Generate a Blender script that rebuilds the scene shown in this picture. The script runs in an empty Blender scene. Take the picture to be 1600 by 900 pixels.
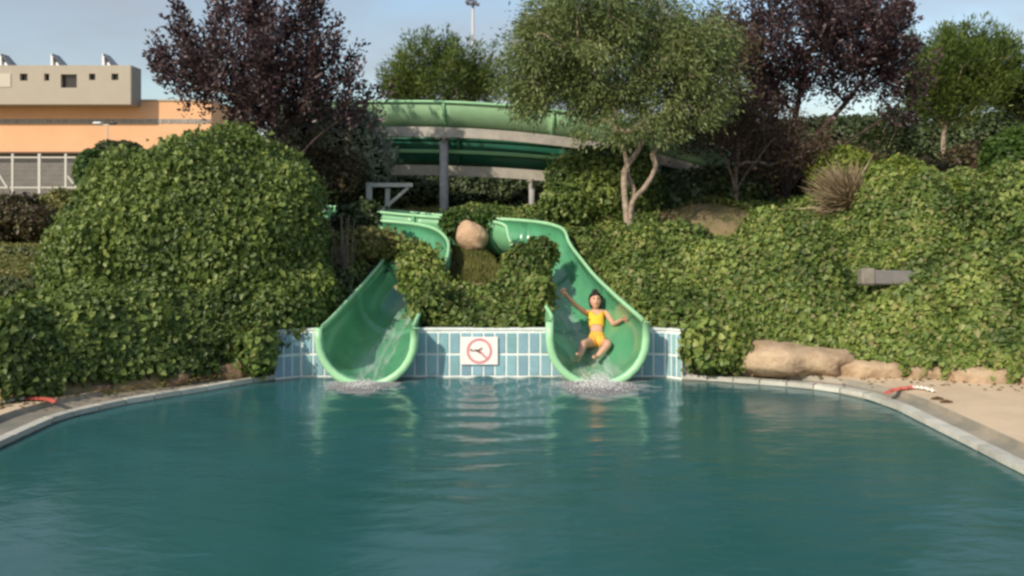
import bpy, bmesh, math, random
import numpy as np
from mathutils import Vector, Matrix
R = math.radians
C = bpy.context.scene.collection
rng = np.random.default_rng(7)
random.seed(7)
sc = bpy.context.scene

# ------------------------------------------------------------------ camera, sky, sun
CAMZ, F, HOR = 2.0, 1386.0, 330.0
cam = bpy.data.objects.new('camera', bpy.data.cameras.new('camera')); C.objects.link(cam)
cam.location = (0, 0, CAMZ); cam.rotation_euler = (R(90), 0, 0)
cam.data.sensor_width = 36; cam.data.lens = F/1600*36; cam.data.shift_y = -(450-HOR)/1600
cam.data.clip_start = .05; cam.data.clip_end = 3000
cam.data.dof.use_dof = False
sc.camera = cam
SUN_DIR = Vector((-0.62, -0.72, 0.62)).normalized()
el = math.asin(SUN_DIR.z); az = math.atan2(SUN_DIR.x, SUN_DIR.y)
sun = bpy.data.objects.new('sun', bpy.data.lights.new('sun', 'SUN')); C.objects.link(sun)
sun.data.energy = 3.1; sun.data.angle = R(0.6); sun.data.color = (1.0, .87, .70)
sun.rotation_euler = (-SUN_DIR).to_track_quat('-Z', 'Y').to_euler(); sun.location = (-20, -20, 30)
w = bpy.data.worlds.new('World'); sc.world = w; w.use_nodes = True
wn = w.node_tree; wl = wn.links; wn.nodes.clear()
def wnode(t, **k):
    n = wn.nodes.new(t)
    for a, b in k.items(): setattr(n, a, b)
    return n
sky = wnode('ShaderNodeTexSky', sky_type='NISHITA', sun_disc=False, sun_elevation=el, sun_rotation=az)
sky.air_density = 1.2; sky.dust_density = 1.5; sky.ozone_density = 1.2
tc = wnode('ShaderNodeTexCoord'); mp = wnode('ShaderNodeMapping'); mp.inputs['Scale'].default_value = (1, 1, 2.6); mp.inputs['Location'].default_value = (.43, .2, .05)
nz = wnode('ShaderNodeTexNoise'); nz.inputs['Scale'].default_value = 2.1; nz.inputs['Detail'].default_value = 5; nz.inputs['Roughness'].default_value = .52
rp = wnode('ShaderNodeValToRGB'); rp.color_ramp.elements[0].position = .40; rp.color_ramp.elements[1].position = .58
rp.color_ramp.elements[1].color = (.8, .8, .8, 1)
mx = wnode('ShaderNodeMix', data_type='RGBA'); mx.inputs[7].default_value = (2.75, 2.85, 3.15, 1)
bg = wnode('ShaderNodeBackground'); bg.inputs['Strength'].default_value = .12
out = wnode('ShaderNodeOutputWorld')
wl.new(tc.outputs['Generated'], mp.inputs[0]); wl.new(mp.outputs[0], nz.inputs['Vector']); wl.new(nz.outputs[0], rp.inputs[0])
wl.new(rp.outputs[0], mx.inputs[0]); wl.new(sky.outputs[0], mx.inputs[6]); wl.new(mx.outputs[2], bg.inputs[0]); wl.new(bg.outputs[0], out.inputs[0])
sc.view_settings.view_transform = 'Standard'; sc.view_settings.look = 'None'
sc.view_settings.exposure = 0.46; sc.view_settings.gamma = 1
sc.render.film_transparent = False
sc.cycles.filter_width = 2.7
sc.cycles.max_bounces = 6; sc.cycles.transparent_max_bounces = 8

def P(px, py, Y): return Vector(((px-800)/F*Y, Y, CAMZ-(py-HOR)/F*Y))

# ------------------------------------------------------------------ noise
def _h(i, j, k, s):
    n = (i.astype(np.int64)*73856093) ^ (j.astype(np.int64)*19349663) ^ (k.astype(np.int64)*83492791) ^ (s*2654435761)
    n = (n ^ (n >> 13)) * 1274126177 & 0x7fffffff
    n = (n ^ (n >> 15)) * 668265263 & 0x7fffffff
    return (n & 0xffffff)/float(0xffffff)
def vnoise(p, s=0):
    p = np.asarray(p, float); i = np.floor(p); f = p-i; f = f*f*(3-2*f); i = i.astype(np.int64)
    r = 0
    for a in (0, 1):
        for b in (0, 1):
            for c in (0, 1):
                wgt = (f[..., 0] if a else 1-f[..., 0])*(f[..., 1] if b else 1-f[..., 1])*(f[..., 2] if c else 1-f[..., 2])
                r = r + wgt*_h(i[..., 0]+a, i[..., 1]+b, i[..., 2]+c, s)
    return r*2-1
def fbm(p, o=3, s=0):
    p = np.asarray(p, float); r = 0; a = 1; t = 0
    for k in range(o):
        r = r+a*vnoise(p*2.03**k+k*17.3, s+k); t += a; a *= .5
    return r/t
def ss(x, a, b):
    t = np.clip((x-a)/(b-a), 0, 1); return t*t*(3-2*t)

# ------------------------------------------------------------------ materials
MATS = {}
def mat(name, col=(.5, .5, .5), rough=.6, spec=.5, metal=0, vary=0, vscale=6, bump=0, bscale=30, col2=None, obj_rand=0, coat=0, stretch=(1, 1, 1), aging=None):
    if name in MATS: return MATS[name]
    m = bpy.data.materials.new(name); m.use_nodes = True; nt = m.node_tree; b = nt.nodes['Principled BSDF']; L = nt.links
    b.inputs['Base Color'].default_value = (*col, 1); b.inputs['Roughness'].default_value = rough
    b.inputs['Specular IOR Level'].default_value = spec; b.inputs['Metallic'].default_value = metal; b.inputs['Coat Weight'].default_value = coat
    tc = nt.nodes.new('ShaderNodeTexCoord'); mp = nt.nodes.new('ShaderNodeMapping'); mp.inputs['Scale'].default_value = stretch
    geo = nt.nodes.new('ShaderNodeNewGeometry')
    L.new(geo.outputs['Position'], mp.inputs[0])
    last = None
    if vary or col2:
        n = nt.nodes.new('ShaderNodeTexNoise'); n.inputs['Scale'].default_value = vscale; n.inputs['Detail'].default_value = 6; n.inputs['Roughness'].default_value = .65
        L.new(mp.outputs[0], n.inputs['Vector'])
        r = nt.nodes.new('ShaderNodeValToRGB'); r.color_ramp.elements[0].position = .33; r.color_ramp.elements[1].position = .68
        c2 = col2 or tuple(c*(1-vary) for c in col)
        r.color_ramp.elements[0].color = (*c2, 1); r.color_ramp.elements[1].color = (*col, 1) if col2 else (*[min(1, c*(1+vary)) for c in col], 1)
        L.new(n.outputs[0], r.inputs[0]); last = r.outputs[0]; L.new(last, b.inputs['Base Color'])
        rr = nt.nodes.new('ShaderNodeMapRange'); rr.inputs[3].default_value = max(.03, rough-.12); rr.inputs[4].default_value = min(1, rough+.12)
        L.new(n.outputs[0], rr.inputs[0]); L.new(rr.outputs[0], b.inputs['Roughness'])
    if obj_rand:
        oi = nt.nodes.new('ShaderNodeObjectInfo'); mr = nt.nodes.new('ShaderNodeMapRange'); mr.inputs[3].default_value = 1-obj_rand; mr.inputs[4].default_value = 1+obj_rand
        L.new(oi.outputs['Random'], mr.inputs[0]); hs = nt.nodes.new('ShaderNodeHueSaturation'); L.new(mr.outputs[0], hs.inputs['Value'])
        m2 = nt.nodes.new('ShaderNodeMath'); m2.operation = 'MULTIPLY'; m2.inputs[1].default_value = 7.13; L.new(oi.outputs['Random'], m2.inputs[0])
        m3 = nt.nodes.new('ShaderNodeMath'); m3.operation = 'FRACT'; L.new(m2.outputs[0], m3.inputs[0])
        m4 = nt.nodes.new('ShaderNodeMapRange'); m4.inputs[3].default_value = .48; m4.inputs[4].default_value = .52; L.new(m3.outputs[0], m4.inputs[0]); L.new(m4.outputs[0], hs.inputs['Hue'])
        if last: L.new(last, hs.inputs['Color'])
        else: hs.inputs['Color'].default_value = (*col, 1)
        L.new(hs.outputs[0], b.inputs['Base Color'])
    if bump:
        n = nt.nodes.new('ShaderNodeTexNoise'); n.inputs['Scale'].default_value = bscale; n.inputs['Detail'].default_value = 5
        L.new(mp.outputs[0], n.inputs['Vector'])
        bp = nt.nodes.new('ShaderNodeBump'); bp.inputs['Strength'].default_value = bump; bp.inputs['Distance'].default_value = .03
        L.new(n.outputs[0], bp.inputs['Height']); L.new(bp.outputs[0], b.inputs['Normal'])
    MATS[name] = m; return m
def leafmat(name, cols, trans=.3, rough=.45, patch=.25, pscale=1.3, spec=.35):
    if name in MATS: return MATS[name]
    m = bpy.data.materials.new(name); m.use_nodes = True; nt = m.node_tree; b = nt.nodes['Principled BSDF']; L = nt.links
    geo = nt.nodes.new('ShaderNodeNewGeometry'); r = nt.nodes.new('ShaderNodeValToRGB')
    e = r.color_ramp.elements
    while len(e) < len(cols): e.new(.5)
    for i, c in enumerate(cols): e[i].position = i/(len(cols)-1); e[i].color = (*c, 1)
    L.new(geo.outputs['Random Per Island'], r.inputs[0])
    n = nt.nodes.new('ShaderNodeTexNoise'); n.inputs['Scale'].default_value = pscale; n.inputs['Detail'].default_value = 3; L.new(geo.outputs['Position'], n.inputs['Vector'])
    mr = nt.nodes.new('ShaderNodeMapRange'); mr.inputs[1].default_value = .3; mr.inputs[2].default_value = .7; mr.inputs[3].default_value = 1-patch; mr.inputs[4].default_value = 1+patch
    L.new(n.outputs[0], mr.inputs[0])
    mh = nt.nodes.new('ShaderNodeMapRange'); mh.inputs[1].default_value = .3; mh.inputs[2].default_value = .7; mh.inputs[3].default_value = .515; mh.inputs[4].default_value = .485
    L.new(n.outputs[0], mh.inputs[0])
    hs = nt.nodes.new('ShaderNodeHueSaturation'); L.new(r.outputs[0], hs.inputs['Color']); L.new(mr.outputs[0], hs.inputs['Value']); L.new(mh.outputs[0], hs.inputs['Hue'])
    L.new(hs.outputs[0], b.inputs['Base Color']); b.inputs['Roughness'].default_value = rough; b.inputs['Specular IOR Level'].default_value = spec
    t = nt.nodes.new('ShaderNodeBsdfTranslucent'); ms = nt.nodes.new('ShaderNodeMixShader'); ms.inputs[0].default_value = trans
    L.new(hs.outputs[0], t.inputs[0]); L.new(b.outputs[0], ms.inputs[1]); L.new(t.outputs[0], ms.inputs[2])
    L.new(ms.outputs[0], nt.nodes['Material Output'].inputs[0])
    MATS[name] = m; return m

# ------------------------------------------------------------------ object helpers
def mesh_obj(name, V, Fs, m=None, parent=None, smooth=False):
    me = bpy.data.meshes.new(name); me.from_pydata([tuple(v) for v in V], [], [tuple(f) for f in Fs]); me.update()
    return link(name, me, m, parent, smooth)
def link(name, me, m=None, parent=None, smooth=False):
    if m is not None and not me.materials:
        for q in (m if isinstance(m, (list, tuple)) else [m]): me.materials.append(q)
    if smooth: me.polygons.foreach_set('use_smooth', [True]*len(me.polygons))
    o = bpy.data.objects.new(name, me); C.objects.link(o)
    if parent is not None: o.parent = parent
    return o
def bm_obj(name, bm, m=None, parent=None, smooth=False):
    bmesh.ops.recalc_face_normals(bm, faces=bm.faces)
    me = bpy.data.meshes.new(name); bm.to_mesh(me); bm.free(); return link(name, me, m, parent, smooth)
def thing(name, label, cat, loc=(0, 0, 0), group=None):
    o = bpy.data.objects.new(name, None); C.objects.link(o); o.location = loc; o.empty_display_size = .1
    return tag(o, label, cat, group)
def tag(o, label, cat, group=None):
    o['label'] = label; o['category'] = cat
    if group: o['group'] = group
    return o
def kind(o, k, label=None):
    o['kind'] = k
    if label: o['label'] = label
    return o
def rel(o, V):                       # world coordinates to the thing's own
    l = o.location; return [(v[0]-l.x, v[1]-l.y, v[2]-l.z) for v in V]
def box(bm, c, s, rot=None, bev=0):
    r = bmesh.ops.create_cube(bm, size=1)['verts']
    bmesh.ops.scale(bm, verts=r, vec=s)
    if bev:
        es = list({e for v in r for e in v.link_edges})
        rr = bmesh.ops.bevel(bm, geom=es, offset=bev, segments=1, affect='EDGES'); r = list({v for f in rr['faces'] for v in f.verts}|{v for v in r if v.is_valid})
    if rot is not None: bmesh.ops.rotate(bm, verts=r, matrix=rot, cent=(0, 0, 0))
    bmesh.ops.translate(bm, verts=r, vec=c)
def tubes(segs, sides=5):
    """segs: list of (p0, p1, r0, r1) -> V, F"""
    if not segs: return [], []
    a = np.array([list(s[0])+list(s[1])+[s[2], s[3]] for s in segs], float)
    p0, p1, r0, r1 = a[:, :3], a[:, 3:6], a[:, 6], a[:, 7]
    d = p1-p0; ln = np.linalg.norm(d, axis=1, keepdims=True); d = d/np.maximum(ln, 1e-6)
    ref = np.where(np.abs(d[:, 2:3]) > .9, [[1., 0, 0]], [[0, 0, 1.]]); u = np.cross(d, ref); u /= np.linalg.norm(u, axis=1, keepdims=True); v = np.cross(d, u)
    n = len(a); V = np.zeros((n, 2*sides, 3)); Fs = []
    for k in range(sides):
        t = 2*math.pi*k/sides; o = u*math.cos(t)+v*math.sin(t)
        V[:, k] = p0+o*r0[:, None]; V[:, sides+k] = p1+o*r1[:, None]
    for i in range(n):
        b = i*2*sides
        for k in range(sides): Fs.append((b+k, b+(k+1) % sides, b+sides+(k+1) % sides, b+sides+k))
        Fs.append(tuple(b+sides+k for k in range(sides)))
    return V.reshape(-1, 3), Fs
def catmull(pts, n=12):
    P_ = [np.array(p, float) for p in pts]; P_ = [2*P_[0]-P_[1]]+P_+[2*P_[-1]-P_[-2]]; out = []
    for i in range(1, len(P_)-2):
        for k in range(n):
            t = k/n; a, b, c, d = P_[i-1:i+3]
            out.append(.5*((2*b)+(c-a)*t+(2*a-5*b+4*c-d)*t*t+(3*b-a-3*c+d)*t**3))
    out.append(P_[-2]); return np.array(out)
def fast_mesh(name, V, loops_per, idx):
    me = bpy.data.meshes.new(name); V = np.asarray(V, np.float32).reshape(-1, 3); idx = np.asarray(idx, np.int32).ravel(); nf = len(idx)//loops_per
    me.vertices.add(len(V)); me.vertices.foreach_set('co', V.ravel()); me.loops.add(len(idx)); me.loops.foreach_set('vertex_index', idx)
    me.polygons.add(nf); me.polygons.foreach_set('loop_start', np.arange(nf, dtype=np.int32)*loops_per)
    try: me.polygons.foreach_set('loop_total', np.full(nf, loops_per, np.int32))
    except Exception: pass
    me.update(calc_edges=True); return me
def unit(a): return a/np.maximum(np.linalg.norm(a, axis=-1, keepdims=True), 1e-9)
def leaves(name, Pt, D, N, L, W, m, parent=None, rich=False, fold=.25, off=None):
    """one folded blade per point"""
    Pt = np.asarray(Pt, float); n = len(Pt); D = unit(np.asarray(D, float)); N = np.asarray(N, float); S = unit(np.cross(D, N)); N = np.cross(S, D)
    L = np.broadcast_to(L, (n,))[:, None]; W = np.broadcast_to(W, (n,))[:, None]
    if rich:
        V = np.stack([Pt, Pt+D*L*.12+S*W*.62+N*W*fold, Pt+D*L*.58+S*W*.42+N*W*fold*.6, Pt+D*L, Pt+D*L*.58-S*W*.42+N*W*fold*.6, Pt+D*L*.12-S*W*.62+N*W*fold], 1)
        f = np.array([[0, 1, 2], [0, 2, 3], [0, 3, 4], [0, 4, 5]]); k = 6
    else:
        V = np.stack([Pt, Pt+D*L*.45+S*W*.5+N*W*fold, Pt+D*L, Pt+D*L*.45-S*W*.5+N*W*fold], 1); f = np.array([[0, 1, 2], [0, 2, 3]]); k = 4
    V = V.reshape(-1, 3)
    if off is not None: V = V-np.array(off)
    idx = (np.arange(n)[:, None, None]*k+f[None]).ravel()
    me = fast_mesh(name, V, 3, idx); return link(name, me, m, parent)
def sample_tris(V, T, n, wfun=None):
    V = np.asarray(V, float); a, b, c = V[T[:, 0]], V[T[:, 1]], V[T[:, 2]]; cr = np.cross(b-a, c-a); ar = np.linalg.norm(cr, axis=1)
    nr = unit(cr); w_ = ar.copy(); ce = (a+b+c)/3
    dist = np.linalg.norm(ce-np.array([0, 0, 2.]), axis=1); w_ *= 1/np.maximum(dist, 6)**1.3
    if wfun is not None: w_ *= wfun(ce, nr)
    w_ /= w_.sum(); i = rng.choice(len(T), n, p=w_); u = rng.random((n, 1)); v = rng.random((n, 1)); fl = (u+v) > 1; u = np.where(fl, 1-u, u); v = np.where(fl, 1-v, v)
    return a[i]+(b-a)[i]*u+(c-a)[i]*v, nr[i]
def leafy(name, Pt, Nr, size, m, parent, rich=False, droop=.5, jit=.05, off=None, wr=.8, spread=.7):
    n = len(Pt); rnd = rng.normal(size=(n, 3)); nn = unit(Nr*1.0+rnd*spread*.6+np.array([0, 0, .35]))
    d = unit(np.cross(nn, rng.normal(size=(n, 3)))+np.array([0, 0, -droop]))
    s = size*(.5+rng.beta(1.6, 2.6, n)*1.35); Pt = Pt+Nr*rng.normal(0, jit, (n, 1))
    return leaves(name, Pt-d*s[:, None]*.5, d, nn, s, s*wr, m, parent, rich, off=off)

# ------------------------------------------------------------------ palettes
ivyM = leafmat('ivy_leaf', [(0.059, 0.106, 0.025), (0.096, 0.162, 0.034), (0.136, 0.212, 0.046), (0.175, 0.251, 0.057), (0.243, 0.301, 0.085), (0.207, 0.200, 0.081)], trans=.3, patch=.42)
ivyM2 = leafmat('ivy_leaf_deep', [(0.057, 0.099, 0.025), (0.093, 0.148, 0.034), (0.133, 0.203, 0.046), (0.178, 0.246, 0.058), (0.231, 0.289, 0.085)], trans=.3, patch=.42)
darkG = leafmat('dark_green_and_shade_leaf', [(0.026, 0.043, 0.016), (0.043, 0.066, 0.023), (0.066, 0.096, 0.034), (0.096, 0.126, 0.047)], trans=.15)  # dark leaf green; also carries painted shade under flumes and on terrace faces
midG = leafmat('mid_green_leaf', [(.035, .075, .015), (.06, .12, .02), (.09, .16, .03)], trans=.3)
plumM = leafmat('plum_leaf', [(.030, .020, .030), (.050, .030, .040), (.08, .045, .05), (.13, .09, .095)], trans=.2, rough=.4, spec=.5)
plumB = leafmat('plum_brown_leaf', [(.055, .036, .03), (.085, .055, .04), (.12, .08, .055), (.11, .10, .05)], trans=.25)
oliveM = leafmat('willow_leaf', [(0.101, 0.141, 0.046), (0.152, 0.205, 0.066), (0.196, 0.253, 0.086), (0.278, 0.338, 0.172)], trans=.3)
pineM = leafmat('pine_needle', [(.05, .085, .02), (.09, .14, .028), (.14, .20, .04)], trans=.2)
silverM = leafmat('silver_leaf', [(0.120, 0.150, 0.105), (0.225, 0.270, 0.195), (0.420, 0.450, 0.375)], trans=.2)
yelG = leafmat('yellow_green_leaf', [(0.100, 0.156, 0.026), (0.188, 0.252, 0.039), (0.300, 0.336, 0.065)], trans=.3)
brownM = leafmat('brown_twig_leaf', [(.05, .035, .02), (.09, .065, .035), (.10, .11, .04)], trans=.2)
dryM = leafmat('dry_blade', [(.25, .19, .11), (.38, .3, .19), (.5, .42, .3)], trans=.15)
grassM = leafmat('grass_blade', [(0.098, 0.130, 0.033), (0.182, 0.195, 0.052), (0.280, 0.247, 0.091)], trans=.3, pscale=2.5)
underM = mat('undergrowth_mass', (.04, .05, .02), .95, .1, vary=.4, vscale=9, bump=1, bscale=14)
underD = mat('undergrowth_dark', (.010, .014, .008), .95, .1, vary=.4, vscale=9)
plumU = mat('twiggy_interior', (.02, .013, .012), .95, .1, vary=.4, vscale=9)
barkM = mat('bark_grey', (.20, .165, .13), .9, .2, vary=.35, vscale=14, bump=.6, bscale=40)
barkD = mat('bark_dark', (.07, .05, .042), .9, .2, vary=.35, vscale=14)
barkT = mat('bark_tan', (.32, .26, .20), .9, .2, vary=.3, vscale=14, bump=.6, bscale=40)

# ------------------------------------------------------------------ slide centre lines (x, y, floor z)
SL = catmull([(-1.705, 10.42, .0), (-1.69, 10.8, .06), (-1.61, 11.6, .27), (-1.51, 12.4, .51), (-1.42, 13.1, .76), (-1.47, 13.7, 1.03), (-1.8, 14.25, 1.22), (-2.5, 14.55, 1.29), (-3.4, 14.9, 1.33), (-4.3, 15.3, 1.42)], 8)
SR = catmull([(1.005, 10.42, .0), (1.0, 10.8, .06), (.84, 11.6, .27), (.68, 12.4, .50), (.54, 13.1, .76), (.42, 13.65, .99), (.32, 14.2, 1.2), (-.12, 14.72, 1.29), (-.9, 15.08, 1.33), (-1.8, 15.5, 1.40), (-2.8, 15.95, 1.5), (-4.2, 16.4, 1.66)], 8)
def wid(S, hm, h1=.56):
    """half width and height along the run: flared at the mouth"""
    d = np.concatenate([[0], np.cumsum(np.linalg.norm(np.diff(S[:, :2], axis=0), axis=1))])
    k = np.clip(1-d/3.0, 0, 1); return .44+.085*k, h1+(hm-h1)*k, d
WL, HL, DL = wid(SL, .63); WR, HR, DR = wid(SR, .70)

# ------------------------------------------------------------------ terrain
bx = np.array([-60, -9, -5.35, -5.1, -3.35, -2.95, -2.9, 2.0, 2.1, 2.75, 5.5, 9, 60.]); by = np.array([9.5, 9.5, 8.85, 8.6, 10.35, 10.45, 10.78, 10.78, 10.75, 10.62, 9.75, 9.0, 8.5])
def Yb(x): return np.interp(x, bx, by)
def terrain(x, y):
    x = np.asarray(x, float); y = np.asarray(y, float); d = y-Yb(x)
    inwall = (x > -2.9) & (x < 2.05)
    left = ss(-x, 4.2, 5.6)
    z = np.where(inwall, .50, .1+.36*ss(d, 0, .45)) + (.262*(1-left)+.10*left)*np.clip(d-.1, 0, 5.5)
    z = z + .034*np.clip(y-20, 0, 70)*1.0 + .25*left*ss(y, 14, 20)
    z = z + .5*ss(x, 5, 9)*ss(d, .5, 4) - .27*left*ss(d, 0, .5) + .28*np.exp(-((x-3.2)/1.3)**2-((y-15.7)/1.0)**2)
    z = z+.05*fbm(np.stack([x*.7, y*.7, 0*x], -1), 3, 5)*ss(d, .3, 1)
    z = z + np.clip(y-110, 0, 300)*-.01
    for S, W_ in ((SL, WL), (SR, WR)):
        q = S[::2]; w2 = W_[::2]
        for p, wh in zip(q, w2):
            dd = np.hypot(x-p[0], y-p[1]); k = 1-ss(dd, wh+.02, wh+.30)
            z = np.where(z > p[2]-.1, z+(p[2]-.1-z)*k, z)
    low = np.where((np.abs(x) < 8) & (y > -2), -.7, .06)
    return np.where(d < 0, low, z)
def grid_mesh(xs, ys, zf):
    X, Y = np.meshgrid(xs, ys); Z = zf(X, Y); V = np.stack([X, Y, Z], -1).reshape(-1, 3); nx, ny = len(xs), len(ys)
    i = (np.arange(ny-1)[:, None]*nx+np.arange(nx-1)[None]).ravel(); Q = np.stack([i, i+1, i+nx+1, i+nx], 1); return V, Q
xs = np.unique(np.concatenate([np.arange(-12, 14, .11), np.linspace(-12, -60, 40), np.linspace(14, 60, 40), np.linspace(-900, -60, 10), np.linspace(60, 900, 10)]))
ys = np.unique(np.concatenate([np.arange(7, 19, .11), np.linspace(19, 90, 80), np.linspace(90, 1500, 12), np.linspace(-60, 7, 20)]))
V, Q = grid_mesh(xs, ys, terrain)
soilM = mat('soil_and_dry_grass', (.30, .22, .13), .95, .2, col2=(.11, .12, .045), vscale=2.2, bump=.6, bscale=18)
g = link('ground', fast_mesh('ground', V, 4, Q), soilM, smooth=True); kind(g, 'structure', 'sloping earth and dry grass behind the pool')

# ------------------------------------------------------------------ pool, deck, coping
outL = [(-4.32, .5), (-4.32, 8.35), (-4.22, 8.75), (-3.98, 9.15), (-3.45, 9.75), (-2.95, 10.36), (-2.81, 10.53)]
outR = [(2.02, 10.55), (2.3, 10.44), (3.1, 10.08), (3.55, 9.78), (3.78, 9.4), (3.86, 8.9), (3.88, .5)]
def resample(pl, step):
    pl = np.array(pl, float); d = np.concatenate([[0], np.cumsum(np.linalg.norm(np.diff(pl, axis=0), axis=1))]); n = max(1, round(d[-1]/step)); t = np.linspace(0, d[-1], n+1)
    return np.stack([np.interp(t, d, pl[:, 0]), np.interp(t, d, pl[:, 1])], 1)
def normals2(pl, sgn):
    t = np.gradient(pl, axis=0); t = unit(t); return np.stack([t[:, 1], -t[:, 0]], 1)*sgn
deckM = mat('sand_deck', (.68, .54, .38), .85, .25, col2=(.54, .43, .30), vscale=1.6, bump=.25, bscale=60)
wetM = mat('wet_gutter_floor', (.38, .33, .26), .5, .4, col2=(.22, .215, .18), vscale=2.5, bump=.2, bscale=40)
copM = mat('pale_coping', (.52, .52, .46), .55, .4, vary=.16, vscale=5, obj_rand=.14, bump=.15, bscale=60)
jointM = mat('coping_bed', (.25, .25, .22), .8)
def strip_ring(pl, nrm, prof, name, m):
    """prof: list of (offset, z) extruded along pl"""
    V, Fs = [], []; k = len(prof)
    for p, n in zip(pl, nrm):
        for o, z in prof: V.append((p[0]+n[0]*o, p[1]+n[1]*o, z))
    for i in range(len(pl)-1):
        for j in range(k-1): Fs.append((i*k+j, i*k+j+1, (i+1)*k+j+1, (i+1)*k+j))
    return mesh_obj(name, V, Fs, m)
LP = resample(outL, .12); RP = resample(outR, .12)
for pl, sg, side in ((LP, -1, 'left'), (RP, -1, 'right')):
    nr = normals2(pl, sg)
    gw = .42 if side == 'left' else .30
    far = 30 if side == 'left' else 30
    d_ = strip_ring(pl, nr, [(0.01, -.6), (.01, .028), (.17, .028), (.17, .03), (gw, .05), (gw+.012, .10), (gw+.02, .105)], 'pool_gutter', wetM); kind(d_, 'structure', f'wet beige gutter strip along the {side} pool edge')
    far_pts = [(p[0]+n[0]*(gw+.02), p[1]+n[1]*(gw+.02), .105) for p, n in zip(pl, nr)]
    # deck slab outwards in x
    sx = -1 if side == 'left' else 1
    Vd, Fd = [], []
    for p in far_pts:
        Vd += [p, (p[0]+sx*25, p[1], .105)] if True else []
    for i in range(len(far_pts)-1): Fd.append((2*i, 2*i+1, 2*i+3, 2*i+2))
    dk = mesh_obj('pool_deck', Vd, Fd, deckM); kind(dk, 'structure', f'sand coloured deck beside the {side} pool edge')
    # coping tiles
    cw = .10 if side == 'left' else .125
    root = thing('pool_coping', f'pale narrow coping tiles edging the {side} side of the pool', 'coping', (pl[0][0], pl[0][1], 0))
    st = resample(outL if side == 'left' else outR, .30); nn = normals2(st, sg)
    me = None
    for i in range(len(st)-1):
        if (st[i]+st[i+1])[1]/2 < 3.5: continue
        a, b = st[i], st[i+1]; mid = (a+b)/2; t = (b-a); ln = np.linalg.norm(t); t /= ln; n_ = np.array([t[1], -t[0]])*sg
        if me is None:
            bm = bmesh.new(); box(bm, (0, 0, 0), (1, cw, .05), bev=0); me = bpy.data.meshes.new('coping_tile'); bm.to_mesh(me); bm.free(); me.materials.append(copM)
        o = link('coping_tile', me, parent=root); c = mid+n_*(cw/2+.001)
        o.location = (c[0]-root.location.x, c[1]-root.location.y, .035+random.uniform(-.003, .003)); o.rotation_euler = (random.uniform(-.01, .01), random.uniform(-.01, .01), math.atan2(t[1], t[0])); o.scale = (ln-.012, 1, 1)
nd = mesh_obj('pool_deck', [(-30, .5, .105), (30, .5, .105), (30, -12, .105), (-30, -12, .105), (-30, .5, -.6), (30, .5, -.6)], [(0, 3, 2, 1), (0, 1, 5, 4)], deckM); kind(nd, 'structure', 'sand coloured deck at the near end of the pool')
# water
def waterz(x, y):
    p = np.stack([x, y, 0*x], -1)
    z = .007*fbm(p*[1.0, 1.6, 1], 3, 11)+.0025*fbm(p*[4, 6.5, 1], 2, 15)
    for cx in (-1.7, 1.0):
        r = np.hypot(x-cx, y-10.2); z += .008*np.sin(r*11-1+2*fbm(p*1.3, 2, 3))*np.exp(-r*.75)
    r = np.hypot((x+.35)*1.5, y-10.7); z += .011*np.sin(r*15+2.5*fbm(p*2.3, 2, 9))*np.exp(-np.abs(x+.35)*1.6)*np.exp(-np.clip(10.7-y, 0, 9)*.28)
    return z
V, Q = grid_mesh(np.linspace(-4.6, 4.1, 320), np.linspace(.4, 10.72, 520), waterz)
wm = bpy.data.materials.new('pool_water'); wm.use_nodes = True; nt = wm.node_tree; b = nt.nodes['Principled BSDF']
b.inputs['Roughness'].default_value = .15; b.inputs['IOR'].default_value = 1.33
ge = nt.nodes.new('ShaderNodeNewGeometry'); mp = nt.nodes.new('ShaderNodeMapping'); mp.inputs['Scale'].default_value = (1, .8, 1); nt.links.new(ge.outputs['Position'], mp.inputs[0])
n1 = nt.nodes.new('ShaderNodeTexNoise'); n1.inputs['Scale'].default_value = .45; n1.inputs['Detail'].default_value = 3; nt.links.new(mp.outputs[0], n1.inputs['Vector'])
r1 = nt.nodes.new('ShaderNodeValToRGB'); r1.color_ramp.elements[0].position = .35; r1.color_ramp.elements[1].position = .65
r1.color_ramp.elements[0].color = (.020, .098, .094, 1); r1.color_ramp.elements[1].color = (.028, .112, .126, 1)
nt.links.new(n1.outputs[0], r1.inputs[0]); nt.links.new(r1.outputs[0], b.inputs['Base Color'])
m2 = nt.nodes.new('ShaderNodeMapping'); m2.inputs['Scale'].default_value = (2.6, 5, 1); nt.links.new(ge.outputs['Position'], m2.inputs[0])
n2 = nt.nodes.new('ShaderNodeTexNoise'); n2.inputs['Scale'].default_value = 1.6; n2.inputs['Detail'].default_value = 5; n2.inputs['Distortion'].default_value = .8; nt.links.new(m2.outputs[0], n2.inputs['Vector'])
bp = nt.nodes.new('ShaderNodeBump'); bp.inputs['Strength'].default_value = .28; bp.inputs['Distance'].default_value = .02; nt.links.new(n2.outputs[0], bp.inputs['Height']); nt.links.new(bp.outputs[0], b.inputs['Normal'])
wo = link('water', fast_mesh('water', V, 4, Q), wm, smooth=True); kind(wo, 'structure', 'dark teal rippled pool water')

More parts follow.
